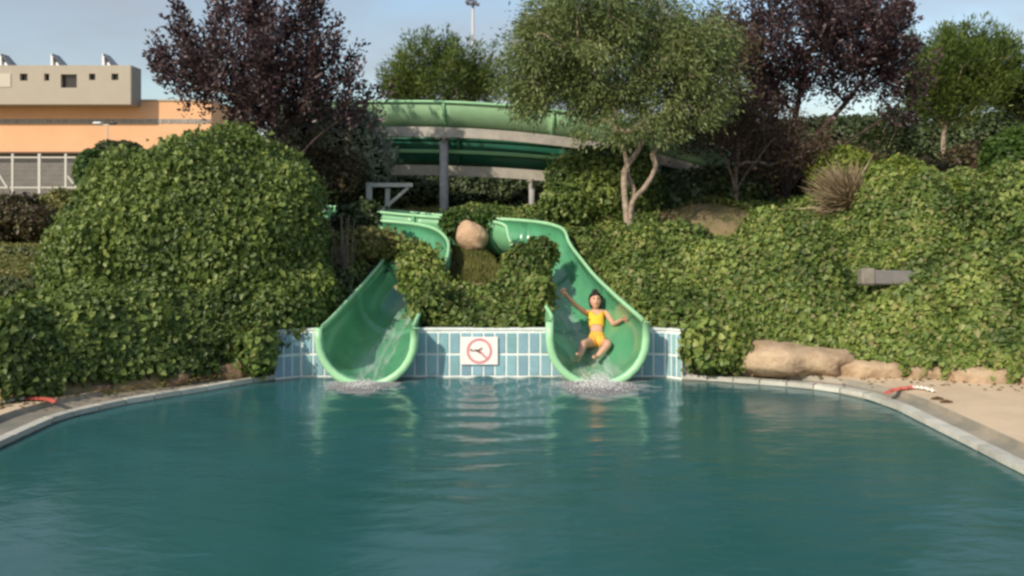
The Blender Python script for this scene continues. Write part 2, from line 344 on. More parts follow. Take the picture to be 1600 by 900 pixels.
# ------------------------------------------------------------------ tiled wall
tileM = mat('blue_green_tile', (.25, .44, .50), .25, .5, vary=.10, vscale=9, obj_rand=.13)
tileB = mat('blue_tile', (.24, .38, .50), .25, .5, vary=.10, vscale=9, obj_rand=.13)
groutM = mat('white_grout', (.78, .84, .82), .7, .3, vary=.08, vscale=12, bump=.2, bscale=80)
wall = thing('tiled_pool_wall', 'low pool wall of pale blue tiles with white joints at the slide exits', 'wall', (0, 10.7, 0))
wpl = [(-2.81, 10.53), (-2.55, 10.70), (1.86, 10.70), (2.02, 10.55)]
WT = .565
def zU(X, H=None):
    z = np.full_like(X, 9.)
    for cx, w_, fl, hh in ((-1.697, .525+.03, .03-.03, .68), (1.002, .525+.03, .03-.03, .75)):
        dx = np.abs(X-cx)/w_; i = dx < 1; z = np.where(i, fl+w_*.95*(1-np.sqrt(np.clip(1-dx**2, 0, 1))), z)
    return z
def clipped_panel(bm, s0, s1, z0, z1, y0, y1, cut, n=8, base=(0, 0), ang=0):
    """slab whose top follows the slide opening"""
    xs_ = np.linspace(s0, s1, n+1) if cut else np.array([s0, s1])
    top = np.minimum(z1, zU(xs_)) if cut else np.array([z1, z1])
    ca, sa = math.cos(ang), math.sin(ang)
    for k in range(len(xs_)-1):
        if max(top[k], top[k+1]) <= z0+.002: continue
        a, b_, ta, tb = xs_[k], xs_[k+1], max(top[k], z0), max(top[k+1], z0)
        def W(s, y, z): return bm.verts.new((base[0]+(s-(s0 if not cut else 0))*ca*(1 if not cut else 1)-y*sa if not cut else s, (base[1]+(s-s0)*sa+y*ca) if not cut else y, z))
        f = [W(a, y0, z0), W(b_, y0, z0), W(b_, y0, tb), W(a, y0, ta)]; g_ = [W(a, y1, z0), W(b_, y1, z0), W(b_, y1, tb), W(a, y1, ta)]
        bm.faces.new(f); bm.faces.new([f[3], f[2], g_[2], g_[3]])
        if k == 0: bm.faces.new([f[0], f[3], g_[3], g_[0]])
        if k == len(xs_)-2: bm.faces.new([f[1], g_[1], g_[2], f[2]])
bm = bmesh.new()
# main body, cut out where the slides pass through
clipped_panel(bm, -2.55, 1.86, -.6, WT, .0, .16, True, n=260)
for (a, b_) in ((wpl[0], wpl[1]), (wpl[2], wpl[3])):
    a = np.array(a); b_ = np.array(b_); t = b_-a; ln = np.linalg.norm(t); ang = math.atan2(t[1], t[0])
    clipped_panel(bm, 0, ln, -.6, WT, .0, .16, False, base=(a[0], a[1]-10.7), ang=ang)
bmesh.ops.remove_doubles(bm, verts=bm.verts, dist=1e-4)
bm_obj('wall_body', bm, groutM, wall)
TW, TH, GP = .137, .262, .024
simple = None
def tile_mesh():
    bm = bmesh.new(); box(bm, (0, 0, 0), (TW-GP, .012, TH-GP), bev=.003); me = bpy.data.meshes.new('tile'); bm.to_mesh(me); bm.free(); return me
tmA = tile_mesh(); tmA.materials.append(tileM); tmB = tile_mesh(); tmB.materials.append(tileB)
n_t = int((1.86+2.55)/TW)
for i in range(n_t):
    s0 = -2.55+i*TW+.01
    for r_ in range(2):
        z0 = .012+r_*(TH+.006); xs_ = np.linspace(s0+GP/2, s0+TW-GP/2, 9); top = np.minimum(z0+TH-GP/2, zU(xs_))
        if top.max() < z0+.03: continue
        if top.min() > z0+TH-GP/2-.001:
            o = link('tile', tmA if random.random() < .9 else tmB, parent=wall); o.location = (s0+TW/2, -.004, z0+TH/2)
        else:
            bm = bmesh.new(); clipped_panel(bm, s0+GP/2, s0+TW-GP/2, z0+GP/2, z0+TH-GP/2, -.010, .002, True); bmesh.ops.remove_doubles(bm, verts=bm.verts, dist=1e-4); bm_obj('tile', bm, tileM, wall)
for (a, b_) in ((wpl[0], wpl[1]), (wpl[2], wpl[3])):
    a = np.array(a); b_ = np.array(b_); t = b_-a; ln = np.linalg.norm(t); t /= ln; k = max(3, int(ln/.095)); nn = np.array([t[1], -t[0]])
    for i in range(k):
        for r_ in range(2):
            c = a+t*(i+.5)*(ln/k)+nn*.004; o = link('tile', tmB if a[0] < 0 else tmA, parent=wall); o.location = (c[0], c[1]-10.7, .012+r_*(TH+.006)+TH/2); o.rotation_euler.z = math.atan2(t[1], t[0]); o.scale.x = (ln/k-.02)/(TW-GP)
# top trim
V, Fs = [], []
for i, p in enumerate(wpl):
    V += [(p[0], p[1]-10.7-.012, WT+.001), (p[0], p[1]-10.7-.012, WT+.022), (p[0], p[1]-10.7+.17, WT+.022)]
for i in (0, 1, 2): Fs += [(3*i, 3*i+3, 3*i+4, 3*i+1), (3*i+1, 3*i+4, 3*i+5, 3*i+2)]
# leave the two slide openings free
def trim(x0, x1):
    bm = bmesh.new(); box(bm, ((x0+x1)/2, .045, WT+.011), (x1-x0, .12, .02), bev=.004); bm_obj('wall_cap', bm, groutM, wall)
trim(-2.56, -1.697-.54); trim(-1.697+.54, 1.002-.54); trim(1.002+.54, 1.87)
for (a, b_) in ((wpl[0], wpl[1]), (wpl[2], wpl[3])):
    a = np.array(a); b_ = np.array(b_); t = b_-a; ln = np.linalg.norm(t); m_ = (a+b_)/2; bm = bmesh.new()
    rm = Matrix.Rotation(math.atan2(t[1], t[0]), 3, 'Z'); n_ = np.array([-t[1], t[0]])/ln*.045
    box(bm, (m_[0]+n_[0], m_[1]-10.7+n_[1], WT+.0135), (ln, .12, .02), rot=rm, bev=.004); bm_obj('wall_cap', bm, groutM, wall)

# ------------------------------------------------------------------ sign
sg = thing('warning_sign', 'white square sign with a red no-diving ring fixed to the tiled wall', 'sign', P(749, 548, 10.68))
sg.location.y = 10.672
def disc(bm, r0, r1, n, y, a0=0, a1=2*math.pi):
    vs = []
    for k in range(n+1):
        t = a0+(a1-a0)*k/n; vs.append((bm.verts.new((r0*math.cos(t), y, r0*math.sin(t))), bm.verts.new((r1*math.cos(t), y, r1*math.sin(t)))))
    for k in range(n): bm.faces.new([vs[k][0], vs[k+1][0], vs[k+1][1], vs[k][1]])
bm = bmesh.new(); box(bm, (0, 0, 0), (.45, .014, .335), bev=.004); bm_obj('sign_board', bm, mat('sign_white', (.86, .85, .84), .4, vary=.04), sg)
redS = mat('faded_sign_red', (.72, .28, .30), .5, vary=.12, vscale=12)
bm = bmesh.new(); disc(bm, .125, .152, 40, -.011)
bmesh.ops.create_cube(bm, size=1, matrix=Matrix.Translation((.045, -.0105, -.045)) @ Matrix.Rotation(R(45), 4, 'Y') @ Matrix.Diagonal((.13, .002, .026, 1)))
bm_obj('prohibition_ring', bm, redS, sg)
bm = bmesh.new()
def stroke(bm, a, b_, r, y=-.0115):
    a = Vector((a[0], y, a[1])); b_ = Vector((b_[0], y, b_[1])); d = (b_-a).normalized(); n = Vector((-d.z, 0, d.x))*r
    bm.faces.new([bm.verts.new(q) for q in (a-n-d*r*.5, b_-n*.8, b_+n*.8, a+n-d*r*.5)])
stroke(bm, (-.085, .005), (-.02, 0), .009); stroke(bm, (-.02, 0), (.035, .035), .012); stroke(bm, (-.025, -.002), (.02, -.03), .008); stroke(bm, (-.05, .02), (-.01, .004), .006)
vs = [bm.verts.new((-.1+.014*math.cos(t), -.0115, .012+.014*math.sin(t))) for t in np.linspace(0, 2*math.pi, 12, endpoint=False)]; bm.faces.new(vs)
bm_obj('diver_symbol', bm, mat('faded_sign_brown', (.28, .17, .13), .6), sg)

# ------------------------------------------------------------------ slides
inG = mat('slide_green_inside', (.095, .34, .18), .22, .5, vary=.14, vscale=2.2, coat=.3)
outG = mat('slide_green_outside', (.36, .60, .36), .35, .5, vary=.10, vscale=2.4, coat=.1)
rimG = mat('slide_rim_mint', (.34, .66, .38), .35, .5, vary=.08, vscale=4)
dkG = mat('slide_shadow_green', (.018, .13, .085), .35, .5, vary=.18, vscale=3)  # lower flume green, darkened for the shade of the upper one
beamM = mat('galvanised_beam', (.42, .40, .36), .55, .4, metal=.1, vary=.15, vscale=6)
postM = mat('grey_painted_post', (.34, .345, .35), .6, .4, vary=.15, vscale=8, bump=.2)
def profile(w_, h, n=14, off=0.0):
    """U section: half ellipse below, straight walls above; (lateral, z)"""
    hb = min(w_*.95, h); pts = []
    for k in range(n+1):
        t = math.pi+math.pi*k/n; pts.append([(w_+off)*math.cos(t), hb+(hb+off)*math.sin(t)])
    if h > hb+.01: pts = [[-(w_+off), h]]+pts+[[(w_+off), h]]
    return pts
def frames(S):
    T = np.gradient(S, axis=0); T[:, 2] = 0; T = unit(T); N = np.stack([T[:, 1], -T[:, 0], 0*T[:, 0]], 1); return T, N
def slide(root, S, W_, H_, mats, sec=1.5, lip=.05, rimmat=None, first=None):
    T, N = frames(S); o0 = np.array(root.location); d = np.concatenate([[0], np.cumsum(np.linalg.norm(np.diff(S, axis=0), axis=1))])
    cuts = [0]
    while cuts[-1] < len(S)-1:
        j = int(np.searchsorted(d, d[cuts[-1]]+sec)); cuts.append(min(max(j, cuts[-1]+1), len(S)-1))
    npf = 17
    def ring(i, off, hx=0):
        pr = profile(W_[i], H_[i], 14, off); pr = pr if len(pr) == npf else [[-(W_[i]+off), H_[i]+.0001]]+pr+[[(W_[i]+off), H_[i]+.0001]]
        return [S[i]-o0+N[i]*a+np.array([0, 0, z]) for a, z in pr]
    for c0, c1 in zip(cuts[:-1], cuts[1:]):
        V, Fs, mi = [], [], []
        for i in range(c0, c1+1): V += ring(i, 0); V += ring(i, .018)
        m = 2*npf
        for i in range(c1-c0):
            for k in range(npf-1):
                a = i*m+k; Fs.append((a, a+1, a+m+1, a+m)); mi.append(0)
                a = i*m+npf+k; Fs.append((a, a+m, a+m+1, a+1)); mi.append(1)
            for k in (0, npf-1): a = i*m+k; Fs.append((a, a+m, a+m+npf, a+npf)); mi.append(1)
        for e in (0, c1-c0):
            for k in range(npf-1): a = e*m+k; Fs.append((a, a+npf, a+npf+1, a+1)); mi.append(1)
        o = mesh_obj('trough_section', V, Fs, None, root, smooth=True)
        for q in mats: o.data.materials.append(q)
        o.data.polygons.foreach_set('material_index', mi)
        # joint flange on the upstream end
        i = c1; V, Fs = [], []
        for s in (-.022, .022):
            for off in (.019, .055): V += [p+T[i]*s for p in ring(i, off)]
        for k in range(npf-1):
            for (a, b_) in ((0, 1), (1, 3), (3, 2)): Fs.append((a*npf+k, a*npf+k+1, b_*npf+k+1, b_*npf+k))
        mesh_obj('joint_flange', V, Fs, rimmat or mats[1], root, smooth=False)
    # rolled rims
    for sgn in (-1, 1):
        V, Fs = [], []; pr = [(-.004, -.03), (-.004, .012), (.01, .022), (lip, .02), (lip+.012, .006), (lip+.006, -.03)]
        for i in range(len(S)):
            for a, z in pr: V.append(S[i]-o0+N[i]*sgn*(W_[i]+a)+np.array([0, 0, H_[i]+z]))
        k = len(pr)
        for i in range(len(S)-1):
            for j in range(k): Fs.append((i*k+j, i*k+(j+1) % k, (i+1)*k+(j+1) % k, (i+1)*k+j))
        for e in (0, len(S)-1): Fs.append(tuple(e*k+j for j in range(k)))
        mesh_obj('rim', V, Fs, rimmat or rimG, root, smooth=True)
    return ring, T
slL = thing('water_slide', 'green open water slide ending left of the white sign, empty', 'water slide', tuple(SL[0]), 'green water slides into the pool')
slR = thing('water_slide', 'green open water slide with the person in yellow sliding out of it', 'water slide', tuple(SR[0]), 'green water slides into the pool')
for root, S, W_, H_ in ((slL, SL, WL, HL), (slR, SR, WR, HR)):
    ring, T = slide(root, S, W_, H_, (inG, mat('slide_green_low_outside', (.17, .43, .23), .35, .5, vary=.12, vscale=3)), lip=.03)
    # thick rounded lip at the mouth
    V, Fs = [], []; pr = [(0, -.0), (-.006, -.05), (.012, -.075), (.065, -.075), (.085, -.05), (.085, .03), (.019, .03)]; k = len(pr); npf = 17
    rings = []
    for off, s in pr: rings.append([p+T[0]*s for p in ring(0, off)])
    for rr in rings: V += rr
    for j in range(k):
        for q in range(npf-1): Fs.append((j*npf+q, j*npf+q+1, ((j+1) % k)*npf+q+1, ((j+1) % k)*npf+q))
    Fs.append(tuple(j*npf for j in range(k))); Fs.append(tuple(j*npf+npf-1 for j in range(k)))
    mesh_obj('mouth_lip', V, Fs, rimG, root, smooth=True)
# upper and lower loops of the flume
def loop_line(rows): return catmull(rows, 10)
UP = loop_line([(-5.3, 21.0, 4.0), (-4.7, 18.9, 3.76), (-3.6, 17.9, 3.68), (-2.5, 17.6, 3.66), (-1.3, 17.5, 3.64), (0, 17.5, 3.56), (1.25, 17.6, 3.42), (2.5, 17.9, 3.2), (3.6, 18.6, 2.95), (4.6, 19.9, 2.75), (5.0, 22, 2.6)])
LO = loop_line([(-5.0, 21.5, 3.2), (-4.5, 19.3, 3.05), (-3.6, 18.5, 2.98), (-2.5, 18.15, 2.95), (-1.3, 18.05, 2.93), (0, 18.05, 2.87), (1.25, 18.15, 2.76), (2.5, 18.5, 2.58), (3.4, 19.2, 2.42), (4.0, 20.4, 2.3)])
def flume(S, label, mats, rm, hh, beam_off, posts, dz, strip=None, bh=.19):
    root = thing('raised_flume', label, 'water slide', tuple(S[0]))
    W_ = np.full(len(S), .46); H_ = np.full(len(S), hh); slide(root, S, W_, H_, mats, sec=1.95, rimmat=rm)
    T, N = frames(S); o0 = np.array(root.location)
    sg_ = np.sign(N[len(S)//2][1]); Nn = N*sg_*-1     # towards the pool
    V, Fs = [], []
    pr = [(beam_off-.06, -.02), (beam_off+.06, -.02), (beam_off+.06, -.02-bh), (beam_off-.06, -.02-bh)]
    for i in range(len(S)):
        for a, z in pr: V.append(S[i]-o0+Nn[i]*a+np.array([0, 0, z]))
    for i in range(len(S)-1):
        for j in range(4): Fs.append((i*4+j, i*4+(j+1) % 4, (i+1)*4+(j+1) % 4, (i+1)*4+j))
    Fs += [(0, 1, 2, 3), tuple((len(S)-1)*4+j for j in range(4))]
    mesh_obj('support_beam', V, Fs, beamM, root)
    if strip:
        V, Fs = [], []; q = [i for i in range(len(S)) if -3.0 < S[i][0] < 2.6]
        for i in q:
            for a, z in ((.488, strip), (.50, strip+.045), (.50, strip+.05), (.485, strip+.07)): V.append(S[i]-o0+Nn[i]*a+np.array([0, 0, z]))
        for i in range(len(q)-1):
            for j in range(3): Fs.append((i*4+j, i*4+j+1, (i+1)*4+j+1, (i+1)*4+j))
        mesh_obj('sunlit_strip', V, Fs, rimG, root)  # pale strip painted on where sun falls through the gap between flumes
    for (px, yy, r_) in posts:
        i = int(np.argmin(np.abs(S[:, 0]-(px-800)/F*yy) + 100*(S[:, 1] > 21))); c = S[i]+Nn[i]*beam_off; x, y = c[0], c[1]; zb = float(terrain(x, y))-.2; zt = c[2]-.02-bh
        segs = [((x, y, zb), (x, y, zt-.02), r_, r_)]
        V, Fs = tubes(segs, 14); o = mesh_obj('support_post', rel(root, V), Fs, postM, root, smooth=True)
        for nm_, sg_s in (('top_plate', ((x, y, zt-.03), (x, y, zt-.012), r_*1.9, r_*1.9)), ('base_plate', ((x, y, zb+.2), (x, y, zb+.24), r_*2, r_*2)), ('bracket', ((x, y+.02, zt-.22), (x, y+.42, zt+.04), .03, .03)), ('bracket', ((x, y-.02, zt-.2), (x, y-.14, zt+.03), .03, .03))):
            V, Fs = tubes([sg_s], 12); mesh_obj(nm_, rel(root, V), Fs, beamM, o)
    return root
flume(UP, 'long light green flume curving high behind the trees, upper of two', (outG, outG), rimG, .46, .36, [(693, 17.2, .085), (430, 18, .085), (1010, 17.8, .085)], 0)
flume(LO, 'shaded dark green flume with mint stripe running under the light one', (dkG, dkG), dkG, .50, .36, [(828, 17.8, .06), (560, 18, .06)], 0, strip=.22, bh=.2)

# galvanised bracket frame on the left
fr = thing('steel_support_frame', 'grey steel frame with diagonal brace standing behind the left slide bend', 'frame', (P(577, 345, 15.9).x, 15.9, 1.3))
def bar(name, a, b_, s, m, root, s2=None):
    a = Vector(a); b_ = Vector(b_); d = b_-a; bm = bmesh.new(); box(bm, (0, 0, 0), (s, s2 or s, d.length), rot=None)
    q = d.to_track_quat('Z', 'Y').to_matrix(); bmesh.ops.rotate(bm, verts=bm.verts, matrix=q, cent=(0, 0, 0)); bmesh.ops.translate(bm, verts=bm.verts, vec=(a+b_)/2-Vector(root.location)); return bm_obj(name, bm, m, root)
galv = mat('galvanised_steel', (.46, .47, .46), .45, .5, metal=.3, vary=.15, vscale=9)
bar('post', P(577, 370, 15.9), P(577, 285, 15.9), .10, galv, fr)
bar('post', P(605, 360, 16.1), P(606, 294, 16.1), .08, galv, fr)
bar('beam', P(574, 289, 15.95), P(645, 289, 15.95), .07, galv, fr)
bar('brace', P(638, 293, 16.0), P(590, 335, 16.0), .055, galv, fr)

# ------------------------------------------------------------------ ivy hillsides
def core_and_leaves(name, V, T, n, size, m, under, root_label, wfun=None, rich=True, jit=.06, droop=.6, shrink=.07, as_stuff=True, cat=None):
    Vn = np.asarray(V, float)
    Pt, Nr = sample_tris(Vn, T, n, wfun)
    o = leafy(name, Pt, Nr, size, m, None, rich=rich, jit=jit, droop=droop)
    return o, Pt, Nr
def dist_slides(x, y):
    d = np.full(np.shape(x), 9.)
    for S, W_ in ((SL, WL), (SR, WR)):
        for p, w_ in zip(S[::2], W_[::2]): d = np.minimum(d, np.hypot(x-p[0], y-p[1])-w_)
    return d
_lr = np.random.default_rng(21)
LUMPS = [(a_, b_, _lr.uniform(.26, .55), _lr.uniform(.22, .58)) for a_, b_ in zip(_lr.uniform(1.8, 11, 70), _lr.uniform(10.2, 17, 70))]
def cover(x, y):
    d = y-Yb(x); p = np.stack([x, y, 0*x], -1)
    base = .20+.30*fbm(p*.95, 3, 21)+.17*fbm(p*2.9, 2, 24)+.05*fbm(p*8, 1, 26)
    inwall = (x > -2.9) & (x < 2.05)
    for a_, b_, r_, h_ in LUMPS: base = base+h_*np.exp(-(((x-a_)**2+(y-b_)**2)/r_**2)**1.5)*ss(d, .1, .6)*(1-.8*ss(y, 12.8, 14.2))*(1-np.exp(-((x-3.2)**2+(y-14.2)**2)/1.6))
    side = np.where(inwall, .06, .22)
    front = ss(d, -.06, .12)
    base = np.where(inwall, base*.55, base); c = base+side*ss(d, -.05, .45)*(1-ss(d, 3, 6)*.6)
    c = c*np.where(inwall, ss(d, -.06, .16), front)
    # left low bank
    c = c+.12*ss(-x, 4.6, 5.6)*ss(d, .1, .7)*(1-ss(d, 1.4, 2.2)); c = c*(1-.95*ss(-x, 4.8, 5.6)*ss(d, 1.5, 2.4)); c = c*(1-.35*ss(x, 1.5, 2.5)*ss(y, 14, 15)); c = c*(1-.5*ss(x, 1.4, 2.2)*(1-ss(x, 4.4, 5.4))*ss(y, 12.2, 13.8))
    ds = dist_slides(x, y); c = c*ss(ds, .02, .22)
    # bare spots: earth under the right tree, grass between the slides
    bare = np.maximum.reduce([1-ss(np.hypot((x-3.3)/.95, (y-15.0)/1.3), .6, 1.3), (1-ss(np.hypot((x+.5)/.66, (y-13.5)/1.6), .75, 1.1))])
    c = c*(1-bare)
    return np.maximum(c, 0)
def ivy_surf(x, y):
    z = terrain(x, y); z = np.where(y-Yb(x) < .0, .06, z); return z+cover(x, y)
def ivy_region(name, label, x0, x1, y0, y1, n, m, size=.085):
    V, Q = grid_mesh(np.arange(x0, x1, .07), np.arange(y0, y1, .07), ivy_surf); cv = cover(V[:, 0], V[:, 1])
    keep = (cv[Q].min(1) > .03); Q = Q[keep]; T = np.concatenate([Q[:, [0, 1, 2]], Q[:, [0, 2, 3]]])
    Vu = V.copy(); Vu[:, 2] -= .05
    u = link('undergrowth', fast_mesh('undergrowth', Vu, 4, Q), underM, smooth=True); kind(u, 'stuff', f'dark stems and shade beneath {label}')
    Pt, Nr = sample_tris(V, T, n)
    o = leafy(name, Pt, Nr, size, m, None, rich=True, jit=.035, droop=.7)
    kind(o, 'stuff', label); return o
ivy_region('ivy', 'green ivy covering the slope right of the slides', .55, 11.5, 8.9, 18.5, 460000, ivyM, .054)
ivy_region('ivy', 'green ivy between the two slides above the tiled wall', -1.3, .55, 10.72, 16, 60000, ivyM, .055)
ivy_region('ivy', 'green ivy and leaves on the low bank at the left pool corner', -10.5, -1.9, 7.6, 15.5, 180000, ivyM2, .058)

# ------------------------------------------------------------------ bushes
ICO = {}
def ico(sub=4):
    if sub not in ICO:
        bm = bmesh.new(); bmesh.ops.create_icosphere(bm, subdivisions=sub, radius=1); bm.verts.ensure_lookup_table()
        ICO[sub] = (np.array([v.co[:] for v in bm.verts]), np.array([[v.index for v in f.verts] for f in bm.faces])); bm.free()
    return ICO[sub]
def bush(name, label, cat, ells, n, size, m, under=None, rich=False, group=None, disp=.16, dsc=1.6, jit=.05, droop=.4, wr=.7, spiky=0, core=True, bottom=None, seed=0, spread=.75):
    """ells: list of (centre, radii)"""
    c0 = Vector(ells[0][0]); root = thing(name, label, cat, (c0.x, c0.y, float(terrain(c0.x, c0.y))), group)
    U, T = ico(4); AP, AN, CV, CT, k = [], [], [], [], 0; areas = [r[0]*r[2]+r[1]*r[2] for c, r in ells]; tot = sum(areas)
    surf = []
    for e, (c, r) in enumerate(ells):
        c = np.array(c); r = np.array(r); dd = U*r; dn = 1+disp*fbm(dd*dsc+c*3.1+seed, 4, 31)+disp*.5*fbm(dd*dsc*3.1+c, 2, 37); surf.append((c, r)); V = c+dd*dn[:, None]
        Pt, Nr = sample_tris(V, T, int(n*areas[e]/tot*1.15)+50, lambda ce, nr: np.where((nr[:, 1] < .35) | (nr[:, 2] > .3), 1., .25))
        keep = np.ones(len(Pt), bool)
        for e2, (c2, r2) in enumerate(ells):
            if e2 != e: keep &= (((Pt-np.array(c2))/np.array(r2))**2).sum(1) > .72
        if bottom is not None: keep &= Pt[:, 2] > bottom
        AP.append(Pt[keep]); AN.append(Nr[keep]); CV.append(c+dd*(dn*.90-.02)[:, None]); CT.append(T+k); k += len(V)
    Pt = np.concatenate(AP); Nr = np.concatenate(AN); off = tuple(root.location)
    if spiky:
        ns = len(Pt)//14; i = rng.choice(len(Pt), ns); b0 = Pt[i]; dr = unit(Nr[i]*.7+np.array([0, 0, .8])+rng.normal(0, .35, (ns, 3))); ln = rng.uniform(.3, 1, ns)*spiky
        j = np.repeat(np.arange(ns), 5); t = rng.random(len(j)); Pt = np.concatenate([Pt, b0[j]+dr[j]*(ln[j]*t)[:, None]+rng.normal(0, .03, (len(j), 3))]); Nr = np.concatenate([Nr, unit(rng.normal(size=(len(j), 3)))])
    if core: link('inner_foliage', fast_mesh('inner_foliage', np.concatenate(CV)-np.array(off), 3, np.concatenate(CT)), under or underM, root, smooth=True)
    leafy('foliage', Pt, Nr, size, m, root, rich=rich, jit=jit, droop=droop, off=off, wr=wr, spread=spread)
    return root
def E(px, py, Y, rx, ry, rd): 
    c = P(px, py, Y); return (tuple(c), (rx/F*Y, rd, ry/F*Y))
# the big left mound
def knobs(ells, n, rmin, rmax, seed):
    r_ = np.random.default_rng(seed); out = list(ells)
    for _ in range(n):
        c, r = ells[r_.integers(len(ells))]; v = r_.normal(size=3); v[1] = -abs(v[1])*.8+.1; v[2] = v[2]*.7+.35; v /= np.linalg.norm(v); k = r_.uniform(rmin, rmax)
        out.append((tuple(np.array(c)+v*np.array(r)*r_.uniform(.76, .90)), (k*1.1, k*.9, k)))
    return out
bush('ivy_shrub', 'huge rounded ivy-clad shrub filling the left side beside the pool', 'shrub',
     knobs([E(330, 400, 12.3, 175, 180, 1.5), E(215, 430, 12.1, 110, 165, 1.2), E(425, 430, 12.0, 76, 150, 1.0), E(375, 305, 12.9, 105, 84, 1.0), E(255, 318, 12.7, 90, 50, .8), E(250, 530, 11.2, 170, 70, .9), E(400, 520, 11.2, 90, 62, .5), E(455, 470, 11.6, 44, 60, .45)], 34, .22, .42, 5),
     240000, .060, ivyM2, rich=True, spiky=.13, disp=.2, dsc=1.5, jit=.05, droop=.7, bottom=.1)
bush('ivy_shrub', 'leafy green shrub hanging over the right rim of the left slide', 'shrub', [E(660, 432, 12.6, 26, 34, .3), E(680, 472, 12.2, 26, 36, .3), E(674, 476, 11.3, 21, 26, .22), E(648, 402, 12.9, 14, 18, .2)], 5200, .06, ivyM, rich=True, disp=.3, jit=.07, spiky=.2)
bush('ivy_shrub', 'leafy green shrub hanging over the left rim of the right slide', 'shrub', [E(820, 430, 12.7, 34, 40, .35), E(812, 470, 12.2, 36, 36, .35), E(838, 468, 11.3, 24, 30, .25), E(846, 398, 13.0, 22, 20, .25)], 8000, .06, ivyM, rich=True, disp=.25, jit=.04, spiky=.06)
bush('round_shrub', 'dense green shrub behind the forked tree trunk under the flumes', 'shrub', [E(935, 295, 15.8, 75, 55, .7), E(975, 290, 15.9, 50, 60, .6), E(890, 320, 15.2, 40, 30, .4)], 13000, .085, ivyM2, disp=.22, jit=.07, spiky=.15)
bush('round_shrub', 'dark green shrub right of the forked tree trunk', 'shrub', [E(1110, 305, 17.0, 80, 36, .7), E(1045, 315, 16.2, 40, 30, .5)], 9000, .09, darkG, disp=.25, spiky=.2)
bush('yellow_green_shrub', 'bright yellow-green shrub beside the dry grass tuft on the right', 'shrub', [E(1400, 295, 14.6, 60, 42, .6), E(1315, 268, 16.0, 42, 30, .5), E(1450, 320, 14.4, 55, 32, .5)], 14000, .08, yelG, disp=.25, spiky=.15)
bush('ivy_shrub', 'tall green shrub at the right edge of the frame above the ivy slope', 'shrub', knobs([E(1575, 390, 12.2, 120, 90, 1.0), E(1610, 330, 12.8, 90, 60, .8), E(1520, 440, 11.8, 70, 60, .7), E(1590, 500, 11.0, 90, 65, .6)], 16, .22, .42, 8), 60000, .058, ivyM, rich=True, disp=.2, jit=.06, droop=.6)
bush('ivy_shrub', 'low ivy hummock in the middle of the right slope below the grey box', 'shrub', [E(1360, 505, 11.5, 110, 34, .6), E(1230, 465, 12.1, 85, 34, .6)], 42000, .055, ivyM, rich=True, disp=.25, jit=.06, droop=.6)
bush('ivy_shrub', 'ivy hummock near the top of the right slope behind the grey box', 'shrub', [E(1290, 376, 14.2, 100, 32, .7), E(1440, 372, 13.8, 90, 30, .7), E(1010, 385, 13.6, 60, 26, .5)], 36000, .055, ivyM, rich=True, disp=.22, jit=.06)
bush('round_shrub', 'dark hedge-like shrub beneath the right green tree', 'shrub', [E(1420, 282, 22, 90, 26, 1.0), E(1560, 262, 22, 80, 34, 1.0), E(1300, 262, 23, 80, 30, 1)], 14000, .11, brownM, under=underD, disp=.25, spiky=.3)
bush('round_shrub', 'brownish shrub on the skyline behind the right ivy slope', 'shrub', [E(1190, 270, 21, 90, 38, 1.0), E(1110, 285, 22, 60, 25, 1.0)], 9000, .11, brownM, under=underD, disp=.28, spiky=.4)
bush('round_shrub', 'green shrub at the right edge below the far tree', 'shrub', [E(1600, 250, 18, 60, 40, .8)], 5000, .1, midG, disp=.22, spiky=.2)
bush('dark_shrub', 'very dark evergreen shrub in the shade under the flumes', 'shrub', [E(620, 305, 20.5, 95, 38, .8), E(760, 305, 21, 110, 34, .8), E(860, 300, 20.5, 70, 38, .7)], 12000, .09, darkG, under=underD, disp=.2)  # shadow of the flumes is put into the dark leaf colour
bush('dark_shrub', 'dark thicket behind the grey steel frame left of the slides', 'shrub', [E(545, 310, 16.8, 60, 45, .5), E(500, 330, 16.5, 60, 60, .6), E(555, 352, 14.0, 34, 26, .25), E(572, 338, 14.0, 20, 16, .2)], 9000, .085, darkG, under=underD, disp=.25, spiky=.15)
bush('silver_shrub', 'silvery grey-green shrub between the plum tree and the flume', 'shrub', [E(545, 215, 16.2, 55, 38, .5), E(480, 205, 16.4, 55, 36, .5), E(580, 250, 16.4, 30, 40, .4)], 5500, .10, silverM, under=underD, disp=.3, spiky=.3, wr=.3, core=True)
bush('ochre_shrub', 'sparse ochre-green shrub below the silvery shrub', 'shrub', [E(510, 275, 15.8, 60, 30, .4)], 3200, .07, brownM, disp=.3, spiky=.25)
bush('low_shrub', 'low grassy green hummock left of the left slide', 'shrub', [E(585, 386, 13.3, 48, 20, .35), E(548, 392, 13.2, 35, 22, .3)], 5500, .06, grassM, disp=.25, spiky=.12)
bush('dark_shrub', 'low dark shrub in the hollow left of the left slide', 'shrub', [E(560, 425, 13.2, 45, 28, .35), E(530, 465, 12.3, 35, 38, .3)], 3500, .06, darkG, under=underD, disp=.2)  # dark leaves stand in for the shade under the grassy ledge
bush('round_shrub', 'clipped round green bush in front of the orange building, larger of two', 'shrub', [E(195, 258, 26, 38, 34, .7), E(175, 250, 26, 28, 28, .6)], 7000, .10, darkG, disp=.14, jit=.04)
bush('round_shrub', 'clipped round green bush in front of the orange building, smaller of two', 'shrub', [E(145, 268, 24, 24, 32, .5)], 3500, .09, midG, disp=.16, jit=.04)
bush('low_shrub', 'low brownish shrub on the terrace at the left edge', 'shrub', [E(20, 342, 20.5, 55, 30, .6), E(60, 350, 20, 26, 18, .4)], 5200, .09, brownM, disp=.28, spiky=.15)
